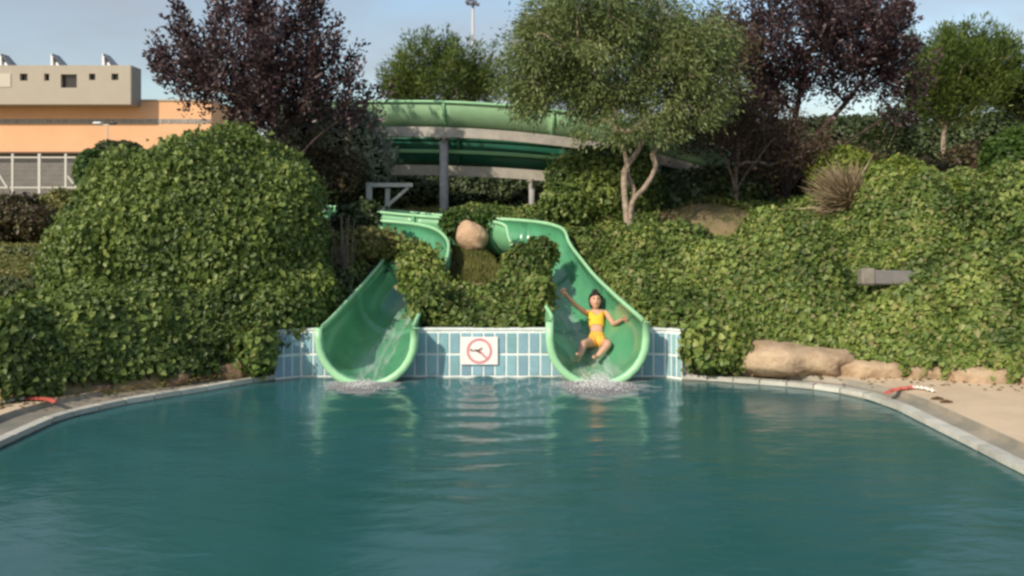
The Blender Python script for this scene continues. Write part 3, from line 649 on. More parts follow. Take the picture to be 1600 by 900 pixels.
bush('low_shrub', 'low olive shrub on the terrace beside the big ivy shrub', 'shrub', [E(98, 335, 21, 40, 30, .6)], 4400, .09, grassM, disp=.28, spiky=.15)
bush('far_hedge', 'long dark green hedge far behind the slides', 'hedge', [E(560, 250, 42, 130, 46, 2), E(800, 245, 44, 150, 48, 2), E(1050, 240, 45, 150, 55, 2), E(1300, 235, 46, 160, 50, 2), E(1560, 230, 46, 160, 50, 2)], 26000, .22, darkG, under=underD, disp=.2, core=True)

# ------------------------------------------------------------------ trees
def tree(name, label, stems, crowns, natt, nleaf, size, m, bark, mode='radial', r_tip=.006, shoot=.35, rad=.07, wr=.5, trunk_r=.09, group=None, rich=False, shell=.45, r_pow=.45, conn=.18, droop=.0, extra=None):
    base = Vector(stems[0][0]); root = thing(name, label, 'tree', tuple(base), group)
    nodes = []; par = []
    for st in stems:
        pts = catmull(st, 5) if len(st) > 2 else np.array(st, float)
        for i, p in enumerate(pts): nodes.append(np.array(p, float)); par.append(-1 if i == 0 else len(nodes)-2)
    starts = len(nodes); ids = [i for i in range(starts) if nodes[i][2] > base.z+.35*(max(n[2] for n in nodes)-base.z)]
    wsum = np.array([c[2] if len(c) > 2 else c[1][0]*c[1][2] for c in crowns]); wsum = wsum/wsum.sum(); att = []
    cc = rng.choice(len(crowns), natt, p=wsum); v = unit(rng.normal(size=(natt, 3))); rr = rng.random(natt)**shell
    att = np.array([np.array(crowns[c][0])+v[i]*np.array(crowns[c][1])*rr[i] for i, c in enumerate(cc)]); att_c = np.array([crowns[c][0] for c in cc])
    top = np.mean([nodes[i] for i in ids], axis=0); order = np.argsort(np.linalg.norm(att-top, axis=1))
    allow = list(ids); tips = {}
    for a in order:
        q = att[a]; A = np.array([nodes[i] for i in allow]); dv = q-A; dist = np.linalg.norm(dv, axis=1); pen = dist+.8*np.maximum(0, -dv[:, 2])
        j = allow[int(np.argmin(pen))]; p = nodes[j]; L = np.linalg.norm(q-p); ns = 3 if L > .4 else 2; prev = j
        for k in range(1, ns+1):
            t = k/ns; pt = p+(q-p)*t+rng.normal(0, .05*L*(1 if k < ns else 0), 3); pt[2] += .10*L*math.sin(math.pi*t)
            nodes.append(pt); par.append(prev); prev = len(nodes)-1; allow.append(prev)
        tips[a] = prev
    cnt = np.zeros(len(nodes))
    for t in tips.values(): cnt[t] += 1
    for i in range(len(nodes)-1, -1, -1):
        if par[i] >= 0: cnt[par[i]] += cnt[i]
    rads = np.minimum(r_tip*np.maximum(cnt, 1)**r_pow, trunk_r); segs_t, segs_l = [], []
    for i in range(len(nodes)):
        if par[i] >= 0:
            s_ = (nodes[par[i]], nodes[i], max(rads[par[i]], rads[i]) if i < starts else min(rads[par[i]], rads[i]*1.5), rads[i]); (segs_t if i < starts else segs_l).append(s_)
    V, Fs = tubes(segs_t, 9); mesh_obj('trunk', rel(root, V), Fs, bark, root, smooth=True)
    V, Fs = tubes(segs_l, 5); mesh_obj('branches', rel(root, V), Fs, bark, root, smooth=True)['kind'] = 'stuff'
    k = max(1, nleaf//natt); b0 = np.repeat(att, k, 0); ctr = np.repeat(att_c, k, 0); sd = np.repeat(rng.normal(size=(natt, 3)), k, 0)
    outw = unit(b0-top)
    if mode == 'up': s = unit(outw*.55+np.array([0, 0, 1.0])+sd*.18)
    elif mode == 'droop': s = unit(outw*.5+np.array([0, 0, -.7])+sd*.35)
    else: s = unit(outw+np.array([0, 0, .25])+sd*.35)
    t = rng.random(len(b0)); Ls = np.repeat(rng.uniform(.5, 1.2, natt)*shoot, k); g_ = rng.normal(0, 1, (len(b0), 3))
    Pt = b0+s*((t-.35)*Ls)[:, None]+g_*(rad*(1.15-.7*t))[:, None]
    d = unit(s*.8+unit(g_)*.9+np.array([0, 0, -droop])); nn = rng.normal(size=(len(b0), 3))+np.array([0, 0, .6]); sz = size*rng.uniform(.6, 1.3, len(b0))
    leaves('crown', Pt, d, nn, sz, sz*wr, m, root, rich, off=tuple(root.location))
    return root
def EE(px, py, Y, rx, ry, rd, wgt=None):
    c = P(px, py, Y); t = (tuple(c), (rx/F*Y, rd, ry/F*Y)); return t+((wgt,) if wgt else ())
def PT(px, py, Y): return tuple(P(px, py, Y))
# left plum tree: dark purple vase of stiff ascending shoots
Yp = 14.6
def zt(px, Y): return float(terrain((px-800)/F*Y, Y))
bp_ = (P(430, 300, Yp).x, Yp, zt(430, Yp)-.1)
tree('plum_tree', 'dark purple-leaved plum tree rising behind the big ivy shrub at left', [
     [bp_, PT(425, 300, Yp), PT(400, 220, Yp), PT(360, 150, Yp)], [bp_, PT(435, 280, Yp), PT(450, 200, Yp), PT(490, 130, Yp)], [bp_, PT(430, 290, Yp), PT(425, 190, Yp+.2), PT(420, 100, Yp+.3)], [bp_, PT(420, 300, Yp), PT(380, 230, Yp-.3), PT(310, 180, Yp-.4)], [bp_, PT(440, 290, Yp), PT(490, 220, Yp-.2), PT(550, 175, Yp-.2)]],
     [EE(415, 105, Yp, 100, 95, 1.1, 3.6), EE(315, 125, Yp, 52, 50, .7, 1.3), EE(505, 125, Yp, 48, 55, .7, 1.2), EE(290, 50, Yp, 18, 26, .3, .35), EE(385, 15, Yp, 55, 45, .5, .9), EE(480, 25, Yp, 28, 30, .3, .4), EE(560, 175, Yp, 38, 18, .4, .4), EE(260, 110, Yp, 16, 14, .3, .2), EE(430, 165, Yp, 95, 35, .8, 1.0)],
     330, 27000, .078, plumM, barkD, mode='up', shoot=.85, rad=.052, wr=.55, r_tip=.006, trunk_r=.06)
# pine behind the flume
tree('pine_tree', 'bright green pine behind the upper flume beside the floodlight mast', [[(P(690, 300, 30).x, 30, zt(690, 30)-.2), PT(690, 220, 30), PT(692, 130, 30)]],
     [EE(690, 125, 30, 80, 55, 1.6, 3), EE(640, 140, 30, 42, 32, 1, 1), EE(750, 135, 30, 45, 38, 1, 1), EE(695, 95, 30, 35, 25, .8, .8)], 230, 24000, .17, pineM, barkG if False else barkM, mode='up', shoot=1.1, rad=.11, wr=.22, trunk_r=.16)
# forked willow-like tree
Yw = 14.3
bw = (P(985, 335, Yw).x, Yw, zt(985, Yw)-.05)
tree('forked_tree', 'grey-green fine-leaved tree with a pale forked trunk beside the right slide', [
     [bw, PT(986, 322, Yw), PT(1008, 292, Yw), PT(1024, 262, Yw), PT(1020, 240, Yw), PT(1035, 218, Yw+.1), PT(1050, 150, Yw+.2)],
     [bw, PT(977, 318, Yw), PT(975, 285, Yw), PT(978, 262, Yw), PT(1000, 228, Yw), PT(1004, 190, Yw), PT(990, 100, Yw)],
     [bw, PT(988, 318, Yw+.1), PT(990, 298, Yw+.15), PT(982, 275, Yw+.15), PT(975, 235, Yw+.2), PT(940, 150, Yw+.2), PT(900, 90, Yw+.2)]],
     [EE(990, 185, Yw-.2, 95, 34, .5, .42), EE(1090, 130, Yw, 60, 60, .6, .8), EE(950, 70, Yw+.2, 150, 105, 1.3, 4), EE(860, 90, Yw+.1, 80, 85, .9, 1.6), EE(1050, 90, Yw+.2, 85, 90, .9, 1.6), EE(830, 140, Yw, 40, 35, .5, .5), EE(960, 135, Yw, 110, 35, .7, 1.0), EE(930, 10, Yw, 110, 50, .9, 1.2), EE(1090, 60, Yw+.2, 70, 70, .8, 1.0)],
     700, 92000, .072, oliveM, barkT, mode='droop', shoot=.42, rad=.13, wr=.33, trunk_r=.048, droop=.3, r_tip=.004)
# right plum trees
Yq = 17.6
bq = (P(1225, 320, Yq).x, Yq, zt(1225, Yq)-.1)
tree('plum_tree', 'tall dark purple plum tree right of the forked tree, sky showing through', [
     [bq, PT(1222, 280, Yq), PT(1210, 210, Yq), PT(1190, 120, Yq)], [bq, PT(1235, 280, Yq), PT(1270, 220, Yq), PT(1330, 150, Yq), PT(1370, 90, Yq)], [bq, PT(1228, 285, Yq), PT(1240, 200, Yq), PT(1260, 90, Yq)], [bq, PT(1238, 290, Yq-.2), PT(1300, 240, Yq-.2), PT(1380, 185, Yq-.2)]],
     [EE(1270, 55, Yq, 150, 70, 1.6, 4.2), EE(1350, 60, Yq, 70, 60, 1.0, 1.6), EE(1190, 130, Yq, 60, 80, 1.0, 1.7), EE(1290, 130, Yq, 120, 45, .9, 1.0), EE(1395, 130, Yq, 38, 70, .7, 1.0), EE(1200, 215, Yq, 70, 45, .8, .9), EE(1270, 0, Yq, 110, 35, .9, 1.2)],
     400, 36000, .085, plumM, barkD, mode='radial', shoot=.75, rad=.085, wr=.55, trunk_r=.06, r_tip=.006)
Yr = 16.2
br = (P(1150, 320, Yr).x, Yr, zt(1150, Yr)-.1)
tree('plum_tree', 'thin brownish purple tree reaching over the right end of the flume', [
     [br, PT(1145, 280, Yr), PT(1120, 220, Yr), PT(1090, 150, Yr)], [br, PT(1150, 270, Yr), PT(1155, 200, Yr), PT(1150, 120, Yr)], [br, PT(1155, 290, Yr), PT(1190, 240, Yr), PT(1230, 190, Yr)]],
     [EE(1100, 165, Yr, 75, 75, .8, 2), EE(1155, 205, Yr, 65, 70, .8, 1.3), EE(1230, 240, Yr, 70, 45, .7, .8), EE(1130, 80, Yr, 60, 60, .6, 1.1)], 320, 17000, .07, plumB, barkM, mode='up', shoot=.55, rad=.09, wr=.5, trunk_r=.04, r_tip=.005)
# right green pine
Yg = 27
tree('pine_tree', 'full round green pine with pale trunk standing right of the purple plum tree', [[(P(1474, 300, Yg).x, Yg, zt(1474, Yg)-.2), PT(1474, 250, Yg), PT(1476, 200, Yg), PT(1500, 130, Yg)], [PT(1476, 200, Yg), PT(1460, 170, Yg), PT(1450, 140, Yg)]],
     [EE(1510, 125, Yg, 78, 75, 1.5, 4), EE(1460, 120, Yg, 50, 60, 1.1, 1.5), EE(1545, 110, Yg, 42, 58, 1, 1.1), EE(1450, 170, Yg, 35, 26, .8, .5)], 380, 52000, .14, pineM, barkT, mode='up', shoot=.8, rad=.14, wr=.26, trunk_r=.13)
tree('pine_tree', 'dark green tree cut off by the right edge of the photo', [[(P(1625, 300, 27).x, 27, zt(1625, 27)-.2), PT(1625, 220, 27), PT(1622, 160, 27)]],
     [EE(1615, 155, 27, 48, 38, 1.0)], 160, 14000, .14, darkG, barkM, mode='up', shoot=.5, rad=.15, wr=.28, trunk_r=.12)
tree('slim_tree', 'slim tree with pale trunk in shade left of the round green pine', [[(P(1383, 300, 24).x, 24, zt(1383, 24)-.2), PT(1383, 260, 24), PT(1384, 215, 24), PT(1380, 170, 24)]],
     [EE(1380, 205, 24, 40, 28, .8)], 90, 4200, .11, darkG, barkT, mode='radial', shoot=.4, rad=.14, wr=.5, trunk_r=.11)
bush('ivy_shrub', 'clump of ivy hanging down at the left end of the tiled wall', 'shrub', [E(403, 545, 10.42, 22, 34, .22)], 1700, .068, ivyM, rich=True, disp=.2, bottom=.06)
bush('ivy_shrub', 'clump of ivy hanging down at the right end of the tiled wall', 'shrub', [E(1098, 540, 10.5, 26, 36, .22), E(1130, 545, 10.5, 32, 30, .22), E(1070, 505, 10.9, 30, 16, .2)], 4400, .068, ivyM, rich=True, disp=.2, bottom=.06)
bush('low_shrub', 'small green shrub tucked behind the tan boulder', 'shrub', [E(716, 352, 14.42, 22, 17, .14), E(757, 350, 14.42, 14, 12, .12)], 2200, .06, midG, disp=.25, spiky=.1)
# small bare stems by the left slide
st = thing('bare_shrub', 'grey bare upright stems at the right side of the big ivy shrub', 'shrub', (P(528, 430, 12.6).x, 12.6, .8))
segs = []
for k in range(26):
    x0 = P(rng.uniform(515, 545), 0, 12.6).x; x1 = x0+rng.normal(0, .07); segs.append(((x0, 12.6+rng.normal(0, .08), .75), (x1, 12.6+rng.normal(0, .1), rng.uniform(1.45, 1.95)), .013, .005))
V, Fs = tubes(segs, 5); mesh_obj('stems', rel(st, V), Fs, barkM, st)['kind'] = 'stuff'
# bare branch against the plum
# ------------------------------------------------------------------ dry tuft, grasses
dryM = dryM; dt = thing('dry_grass_tuft', 'pale dry grass tuft arching on the right slope beside the yellow-green shrub', 'plant', (P(1320, 325, 14.6).x, 14.6, float(terrain(P(1320, 325, 14.6).x, 14.6))+.2))
n = 900; a = rng.normal(0, .5, n)-.3; L = rng.uniform(.35, .8, n); b0 = np.array([P(1330, 322, 14.0).x, 14.0, P(1330, 318, 14.0).z])+rng.normal(0, .09, (n, 3)); d = np.stack([np.sin(a)*1.0-.35, rng.normal(-.3, .3, n), rng.uniform(-.3, 1.1, n)], 1)
leaves('blades', b0, d, rng.normal(size=(n, 3)), L, .032, dryM, dt, off=tuple(dt.location), fold=.3)
def tufts(name, label, x0, x1, y0, y1, n, h, m, mask=None):
    x = rng.uniform(x0, x1, n); y = rng.uniform(y0, y1, n)
    if mask is not None: k = mask(x, y); x, y = x[k], y[k]
    z = terrain(x, y); N = len(x); d = np.stack([rng.normal(0, .35, N), rng.normal(0, .35, N), np.ones(N)], 1); o = leaves(name, np.stack([x, y, z-.01], 1), d, rng.normal(size=(N, 3)), h*rng.uniform(.5, 1.3, N), .012, m); kind(o, 'stuff', label)
tufts('grass', 'short grass on the slope between the two slides', -1.1, .9, 12.6, 16.2, 26000, .10, grassM, lambda x, y: dist_slides(x, y) > .05)
tufts('grass', 'dry grass at the top of the bank and under the trees', -6, 9, 15.2, 24, 26000, .16, grassM)
tufts('grass', 'lawn on the terrace at the left edge', -11, -5.4, 11.5, 22, 26000, .07, grassM)

# ------------------------------------------------------------------ lawn terraces on the left
lawnM = mat('lawn_top', (.12, .14, .045), .95, .1, vary=.25, vscale=5, bump=.5, bscale=40)
hedgeT = leafmat('clipped_hedge', [(.03, .04, .014), (.05, .065, .02), (.085, .095, .03)], trans=.15)
def slab_hedge(label, x0, x1, y0, y1, z0, z1, n):
    root = thing('lawn_terrace', label, 'terrace', ((x0+x1)/2, (y0+y1)/2, z0))
    bm = bmesh.new(); box(bm, (0, 0, (z1-z0)/2), (x1-x0-.06, y1-y0-.06, z1-z0-.04), bev=.05); bm_obj('lawn_bed', bm, mat('lawn_bed', (.16, .17, .06), .95, .1, vary=.35, vscale=1.5), root)
    V = np.array([(x0, y0, z0), (x1, y0, z0), (x1, y0, z1), (x0, y0, z1), (x0, y1, z1), (x1, y1, z1), (x1, y1, z0)], float); T = np.array([[0, 1, 2], [0, 2, 3], [3, 2, 5], [3, 5, 4], [1, 6, 5], [1, 5, 2]])
    Pt, Nr = sample_tris(V, T, n, lambda ce, nr: np.where(nr[:, 2] > .5, 1., 1.)); top = Nr[:, 2] > .5
    leafy('top_growth', Pt[top], Nr[top], .05, grassM, root, jit=.02, off=tuple(root.location)); leafy('shade_face_foliage', Pt[~top], Nr[~top], .06, darkG, root, jit=.02, off=tuple(root.location)); return root  # front faces get darker leaves to paint in the shadow of the step
slab_hedge('olive lawn terrace with a dark leafy face at the left edge, nearer of two', -12.5, -6.1, 12.7, 18.0, .45, 1.06, 34000)
slab_hedge('olive lawn terrace with a dark leafy face at the left edge, farther of two', -16.5, -8.2, 18.1, 24.0, .7, 1.26, 26000)

# ------------------------------------------------------------------ rocks
rockM = mat('sandstone', (.52, .40, .27), .9, .2, col2=(.30, .215, .14), vscale=3.5, bump=.7, bscale=16)
rockT = mat('tan_boulder', (.60, .42, .27), .9, .2, col2=(.45, .31, .21), vscale=4, bump=.6, bscale=18)
brownRock = mat('brown_rock', (.24, .17, .11), .95, .1, col2=(.13, .095, .065), vscale=5, bump=.7, bscale=16)
def rock(label, c, r, rot=0, m=rockM, group=None, seed=0, amp=.3):
    U, T = ico(4); V = U.copy(); V = np.sign(V)*np.abs(V)**.8; p = V*np.array(r)
    dn = 1+amp*1.3*fbm(p*2.6+seed, 5, 51)+.05*fbm(p*9+seed, 2, 57)-.35*np.abs(fbm(p*2.2+seed, 2, 59))-.22*np.abs(fbm(p*5.5+seed, 2, 61))+.12; p = p*dn[:, None]
    ca, sa = math.cos(rot), math.sin(rot); p = p@np.array([[ca, 0, -sa], [0, 1, 0], [sa, 0, ca]])
    o = link('boulder', fast_mesh('boulder', p, 3, T), m, smooth=True); o.location = c; tag(o, label, 'rock', group); return o
def ER(px, py, Y, rx, ry, rd): c = P(px, py, Y); return tuple(c), (rx/F*Y, rd, ry/F*Y)
rock('rounded tan boulder sitting on the bank between the two slides', *ER(736, 369, 14.25, 27, 22, .26), rot=.5, m=rockT, seed=3, amp=.1)
rk = 'sandstone rocks along the base of the ivy slope'
rock('largest sandstone rock with a dark hollow beneath, under the right ivy', *ER(1245, 562, 10.5, 95, 27, .4), rot=.03, seed=5, group=rk, amp=.15)
rock('sandstone rock joined to the right end of the largest rock', *ER(1352, 577, 10.35, 62, 22, .28), seed=9, group=rk)
rock('sandstone rock behind the red and white strip on the right deck', *ER(1458, 586, 10.2, 52, 22, .28), seed=13, group=rk)
rock('sandstone rock at the foot of the shrub by the right photo edge', *ER(1545, 588, 10.0, 55, 20, .28), seed=18, group=rk)
rock('sandstone rock cut off by the right photo edge', *ER(1630, 590, 9.9, 50, 18, .28), seed=23, group=rk)
rock('brown rock low under the left ivy beside the tiled wall', *ER(355, 580, 10.5, 45, 18, .2), m=brownRock, seed=31, group=rk)
rock('brown rock half hidden under the left ivy, farther from the tiled wall', *ER(262, 594, 10.05, 40, 15, .2), m=brownRock, seed=37, group=rk)
rock('small brown stone under leaves at the far left coping', *ER(140, 606, 9.5, 35, 10, .2), m=brownRock, seed=41, group=rk)

# ------------------------------------------------------------------ grey box in the ivy
def hit(px, py):
    for Y in np.arange(10, 20, .02):
        q = P(px, py, Y)
        if float(ivy_surf(np.array([q.x]), np.array([Y]))[0]) > q.z: return q
    return q
gq = hit(1403, 444); gq.y += .02; gq.z -= .06
gb = thing('grey_box', 'weathered grey box with paler end plates half buried in the right ivy slope', 'box', tuple(gq))
bm = bmesh.new(); box(bm, (0, 0, .13), (.56, .18, .17), bev=.015); bm_obj('body', bm, mat('grey_box_panel', (.16, .155, .15), .8, vary=.15), gb)
gl = mat('grey_box_end', (.20, .185, .155), .8, vary=.25)
bm = bmesh.new(); box(bm, (-.35, 0, .135), (.16, .2, .2), bev=.02); bm_obj('end_plate', bm, gl, gb)
bm = bmesh.new(); box(bm, (.325, 0, .13), (.07, .2, .19), bev=.02); bm_obj('end_plate', bm, gl, gb)
gb.rotation_euler = (R(-8), R(1), R(-5))

# ------------------------------------------------------------------ red and white strips on the deck
redM = mat('red_tape', (.50, .11, .08), .5, vary=.15); whM = mat('white_tape', (.8, .76, .68), .5)
def ribbon(name, pts, w_, m, root, lift=.0):
    c = catmull(pts, 6); T_, N_ = frames(c); V, Fs = [], []
    for i, p in enumerate(c):
        h = .02*abs(math.sin(i*1.3))+.004+lift; V += [tuple(p+N_[i]*w_+[0, 0, h]), tuple(p+N_[i]*w_*.2+[0, 0, h+.015]), tuple(p-N_[i]*w_+[0, 0, h])]
    for i in range(len(c)-1): Fs += [(3*i, 3*i+1, 3*i+4, 3*i+3), (3*i+1, 3*i+2, 3*i+5, 3*i+4)]
    o = mesh_obj(name, rel(root, V), Fs, m, root); md = o.modifiers.new('thick', 'SOLIDIFY'); md.thickness = .006; return o
def G(px, py, z=.105): Y = (CAMZ-z)*F/(py-HOR); return np.array([(px-800)/F*Y, Y, z])
for label, A in (('crumpled red and white strip lying on the right deck', [G(1386, 617), G(1398, 612), G(1412, 610), G(1424, 608.5)]), ('crumpled red and white strip lying on the left coping', [G(86, 631), G(74, 627.5), G(60, 626.5), G(40, 626)])):
    rt = thing('barrier_strip', label, 'strip', tuple(A[1]), 'red and white strips on the pool deck'); ribbon('red_part', A, .03, redM, rt)
    B = [G(1424, 608.5), G(1440, 609), G(1460, 614)] if A[0][0] > 0 else [G(40, 626), G(22, 628), G(5, 631)]
    ribbon('white_part', B, .028, whM, rt)
leafD = mat('fallen_leaf', (.16, .11, .05), .8)
for (px, py, nme) in ((1464, 625, 'curled brown leaf on the right deck, nearer the red strip'), (1478, 630, 'curled brown leaf on the right deck, farther from the red strip')):
    c = G(px, py); bm = bmesh.new(); vs = [bm.verts.new(q) for q in ((-.07, 0, .01), (-.02, -.035, .035), (.03, -.03, .03), (.08, .01, .008), (.02, .035, .03), (-.03, .03, .02), (0, 0, .008))]
    for k in range(6): bm.faces.new([vs[k], vs[(k+1) % 6], vs[6]])
    o = bm_obj('fallen_leaf', bm, leafD); o.location = tuple(c+np.array([0, 0, .004])); tag(o, nme, 'leaf', 'fallen leaves on the right deck')
    md = o.modifiers.new('thick', 'SOLIDIFY'); md.thickness = .003

# leaf litter blown along the foot of the ivy
nl = 900; lx = np.concatenate([rng.uniform(-5.2, -3.0, nl//2), rng.uniform(2.4, 7.5, nl//2)]); ly = Yb(lx)-np.abs(rng.normal(0, .22, nl)); ok_ = rng.random(nl) < .55
lx, ly = lx[ok_], ly[ok_]; N_l = len(lx)
o = leaves('leaf_litter', np.stack([lx, ly, np.full(N_l, .108)], 1), np.stack([rng.normal(size=N_l), rng.normal(size=N_l), np.abs(rng.normal(0, .1, N_l))], 1), np.tile([0, 0, 1.], (N_l, 1))+rng.normal(0, .25, (N_l, 3)), rng.uniform(.03, .07, N_l), .035, leafmat('litter', [(.10, .06, .03), (.2, .14, .06), (.12, .14, .04)], trans=.1)); kind(o, 'stuff', 'dry leaves scattered on the deck at the foot of the ivy')
# ------------------------------------------------------------------ background building
YB = 60.0; k_ = YB/F
bl = thing('orange_building', 'long orange building with a grey box storey and solar heaters at left', 'building', (-34, YB, 3.2))
orM = mat('orange_render', (.76, .45, .26), .8, .2, vary=.05, vscale=.6); gyM = mat('grey_beige_cladding', (.43, .395, .33), .8, .2, vary=.05, vscale=.7); dkW = mat('dark_window', (.03, .025, .025), .25, .5)
glz = mat('grey_glazed_base', (.15, .145, .135), .4, .5, vary=.15, vscale=1.5); bandM = mat('window_band', (.28, .26, .24), .5, .4, vary=.2, vscale=3)
def bbox(name, x0, x1, y0, y1, z0, z1, m, root, bev=0):
    bm = bmesh.new(); box(bm, ((x0+x1)/2, (y0+y1)/2, (z0+z1)/2), (x1-x0, y1-y0, z1-z0), bev=bev); bmesh.ops.translate(bm, verts=bm.verts, vec=-Vector(root.location)); return bm_obj(name, bm, m, root)
zz = lambda py, Y=YB: CAMZ-(py-HOR)/F*Y
xx = lambda px, Y=YB: (px-800)/F*Y
Yw2 = YB+1.5
bbox('wall', xx(-500, Yw2), xx(330, Yw2), Yw2, Yw2+8, zz(237, Yw2), zz(158, Yw2), orM, bl)
bbox('roof_edge', xx(-500, Yw2), xx(331, Yw2), Yw2-.08, Yw2+8.1, zz(158, Yw2), zz(155.5, Yw2), gyM, bl)
bbox('window_band', xx(-500, Yw2), xx(329, Yw2), Yw2-.03, Yw2+.1, zz(193, Yw2), zz(186, Yw2), bandM, bl)
for i in range(30):
    x = xx(-60+i*13, Yw2); bbox('mullion', x, x+.07, Yw2-.06, Yw2-.032, zz(193, Yw2), zz(186, Yw2), gyM, bl)
bbox('base_wall', xx(-500, Yw2), xx(330, Yw2), Yw2+.6, Yw2+7.9, 2.5, zz(238, Yw2), glz, bl)
bbox('eave_board', xx(-500, Yw2), xx(330, Yw2), Yw2-.1, Yw2+.6, zz(239.5, Yw2), zz(237.2, Yw2), mat('brown_fascia', (.16, .10, .07), .7), bl)  # thin dark brown board along the bottom of the orange wall
# the grey storey with openings
x0, x1, z0_, z1_ = xx(-400), xx(204), zz(163), zz(102)
wins = [(31, 43, 115, 126), (69, 77, 115, 126), (95, 120, 116, 137), (139, 149, 115, 125), (174, 185, 115, 125)]
xsn = sorted({x0, x1, *[xx(q) for w_ in wins for q in w_[:2]]})
bm = bmesh.new()
def quadY(bm, xa, xb, za, zb, y): bm.faces.new([bm.verts.new(q) for q in ((xa, y, za), (xb, y, za), (xb, y, zb), (xa, y, zb))])
for i in range(len(xsn)-1):
    xa, xb = xsn[i], xsn[i+1]; w_ = next((w_ for w_ in wins if abs(xx(w_[0])-xa) < 1e-6), None)
    if w_ is None: quadY(bm, xa, xb, z0_, z1_, YB)
    else:
        za, zb = zz(w_[3]), zz(w_[2]); quadY(bm, xa, xb, z0_, za, YB); quadY(bm, xa, xb, zb, z1_, YB)
        for q in (((xa, YB, za), (xa, YB+.3, za), (xa, YB+.3, zb), (xa, YB, zb)), ((xb, YB, za), (xb, YB, zb), (xb, YB+.3, zb), (xb, YB+.3, za)), ((xa, YB, za), (xb, YB, za), (xb, YB+.3, za), (xa, YB+.3, za)), ((xa, YB, zb), (xa, YB+.3, zb), (xb, YB+.3, zb), (xb, YB, zb))): bm.faces.new([bm.verts.new(v) for v in q])
for q in (((x1, YB, z0_), (x1, YB+1.62, z0_), (x1, YB+1.62, z1_), (x1, YB, z1_)), ((x0, YB, z1_), (x1, YB, z1_), (x1, YB+1.62, z1_), (x0, YB+1.62, z1_)), ((x0, YB, z0_), (x0, YB+1.62, z0_), (x1, YB+1.62, z0_), (x1, YB, z0_)), ((x0, YB+1.62, z0_), (x0, YB+1.62, z1_), (x1, YB+1.62, z1_), (x1, YB+1.62, z0_))): bm.faces.new([bm.verts.new(v) for v in q])
bmesh.ops.remove_doubles(bm, verts=bm.verts, dist=1e-4); bmesh.ops.translate(bm, verts=bm.verts, vec=-Vector(bl.location)); bm_obj('upper_storey', bm, gyM, bl)
for w_ in wins: bbox('window', xx(w_[0])-.02, xx(w_[1])+.02, YB+.30, YB+.34, zz(w_[3])-.02, zz(w_[2])+.02, dkW, bl)
bbox('pale_panel', xx(-20), xx(17), YB-.04, YB-.002, zz(136), zz(115), mat('pale_panel', (.55, .52, .44), .7), bl)
bbox('end_shade_panel', x1+.004, x1+.05, YB+.02, YB+1.6, z0_+.02, z1_-.01, mat('end_shade_grey', (.26, .25, .23), .8, vary=.1), bl)  # thin sheet over the end wall; its darker grey paints in the shaded side
heatM = mat('solar_glass', (.06, .08, .11), .15, .6); whB = mat('white_tank', (.75, .77, .8), .4)
for i, px in enumerate((154, 73, -8)):
    lab = ('white-framed tilted solar heater on the grey roof, nearest the roof end', 'white-framed tilted solar heater on the grey roof, middle of three', 'white-framed tilted solar heater on the grey roof, cut by the photo edge')[i]
    so = thing('solar_heater', lab, 'solar heater', (xx(px), YB+.5, z1_), 'solar heaters on the roof of the orange building')
    def bl2(name, V, m): 
        bm = bmesh.new(); r_ = [bm.verts.new(v) for v in V]; bm.faces.new(r_); rr = bmesh.ops.extrude_face_region(bm, geom=bm.faces[:]); bmesh.ops.translate(bm, verts=[v for v in rr['geom'] if isinstance(v, bmesh.types.BMVert)], vec=(0, .9, 0)); return bm_obj(name, bm, m, so)
    bl2('solar_panel', [(.05, 0, .80), (.16, 0, .88), (.86, 0, .08), (.78, 0, .0)], heatM)
    bl2('back_frame', [(0, 0, 0), (.15, 0, 0), (.15, 0, .82), (0, 0, .86)], whB); bl2('foot_frame', [(.35, 0, .0), (.66, 0, .0), (.46, 0, .28), (.36, 0, .30)], whB)
# fence in front of the building
fe = thing('mesh_fence', 'pale steel post fence in front of the orange building', 'fence', (xx(60, 50), 50, 3.0))
feM = mat('pale_steel', (.55, .54, .5), .5, .4, metal=.2)
for px, s in ((62, .14), (103, .11), (20, .11), (-20, .11), (146, .11)): bar('post', P(px, 302, 50), P(px, 240, 50), s, feM, fe)
bar('top_rail', P(-60, 246, 50), P(150, 246, 50), .08, feM, fe); bar('bottom_rail', P(-60, 293, 50), P(150, 293, 50), .08, feM, fe)
bar('brace', P(106, 275, 49.9), P(122, 296, 49.9), .09, feM, fe); bar('brace', P(-8, 262, 49.9), P(12, 294, 49.9), .09, feM, fe)
wires = [(tuple(P(px, 246, 50)), tuple(P(px, 293, 50)),   .006, .006) for px in range(-58, 150, 5)]+[(tuple(P(-60, py, 50.01)), tuple(P(150, py, 50.01)), .006, .006) for py in range(250, 293, 7)]
V, Fs = tubes(wires, 3); mesh_obj('wire_mesh', rel(fe, V), Fs, feM, fe)['kind'] = 'stuff'
# small twin lamp
lp = thing('street_lamp', 'small twin-headed street lamp in front of the orange wall', 'street lamp', tuple(P(168, 262, 45)))
V, Fs = tubes([(tuple(P(168, 265, 45)), tuple(P(168, 195, 45)), .04, .03)], 8); mesh_obj('pole', rel(lp, V), Fs, feM, lp)
for px, m_ in ((153, whB), (175, mat('dark_lamp', (.06, .06, .07), .5))):
    c = P(px, 192.5, 45); bm = bmesh.new(); box(bm, Vector(c)-lp.location, (.42, .3, .12), bev=.04); bm_obj('lamp_head', bm, m_, lp)
bar('crossarm', P(150, 195, 45), P(180, 195, 45), .05, feM, lp)
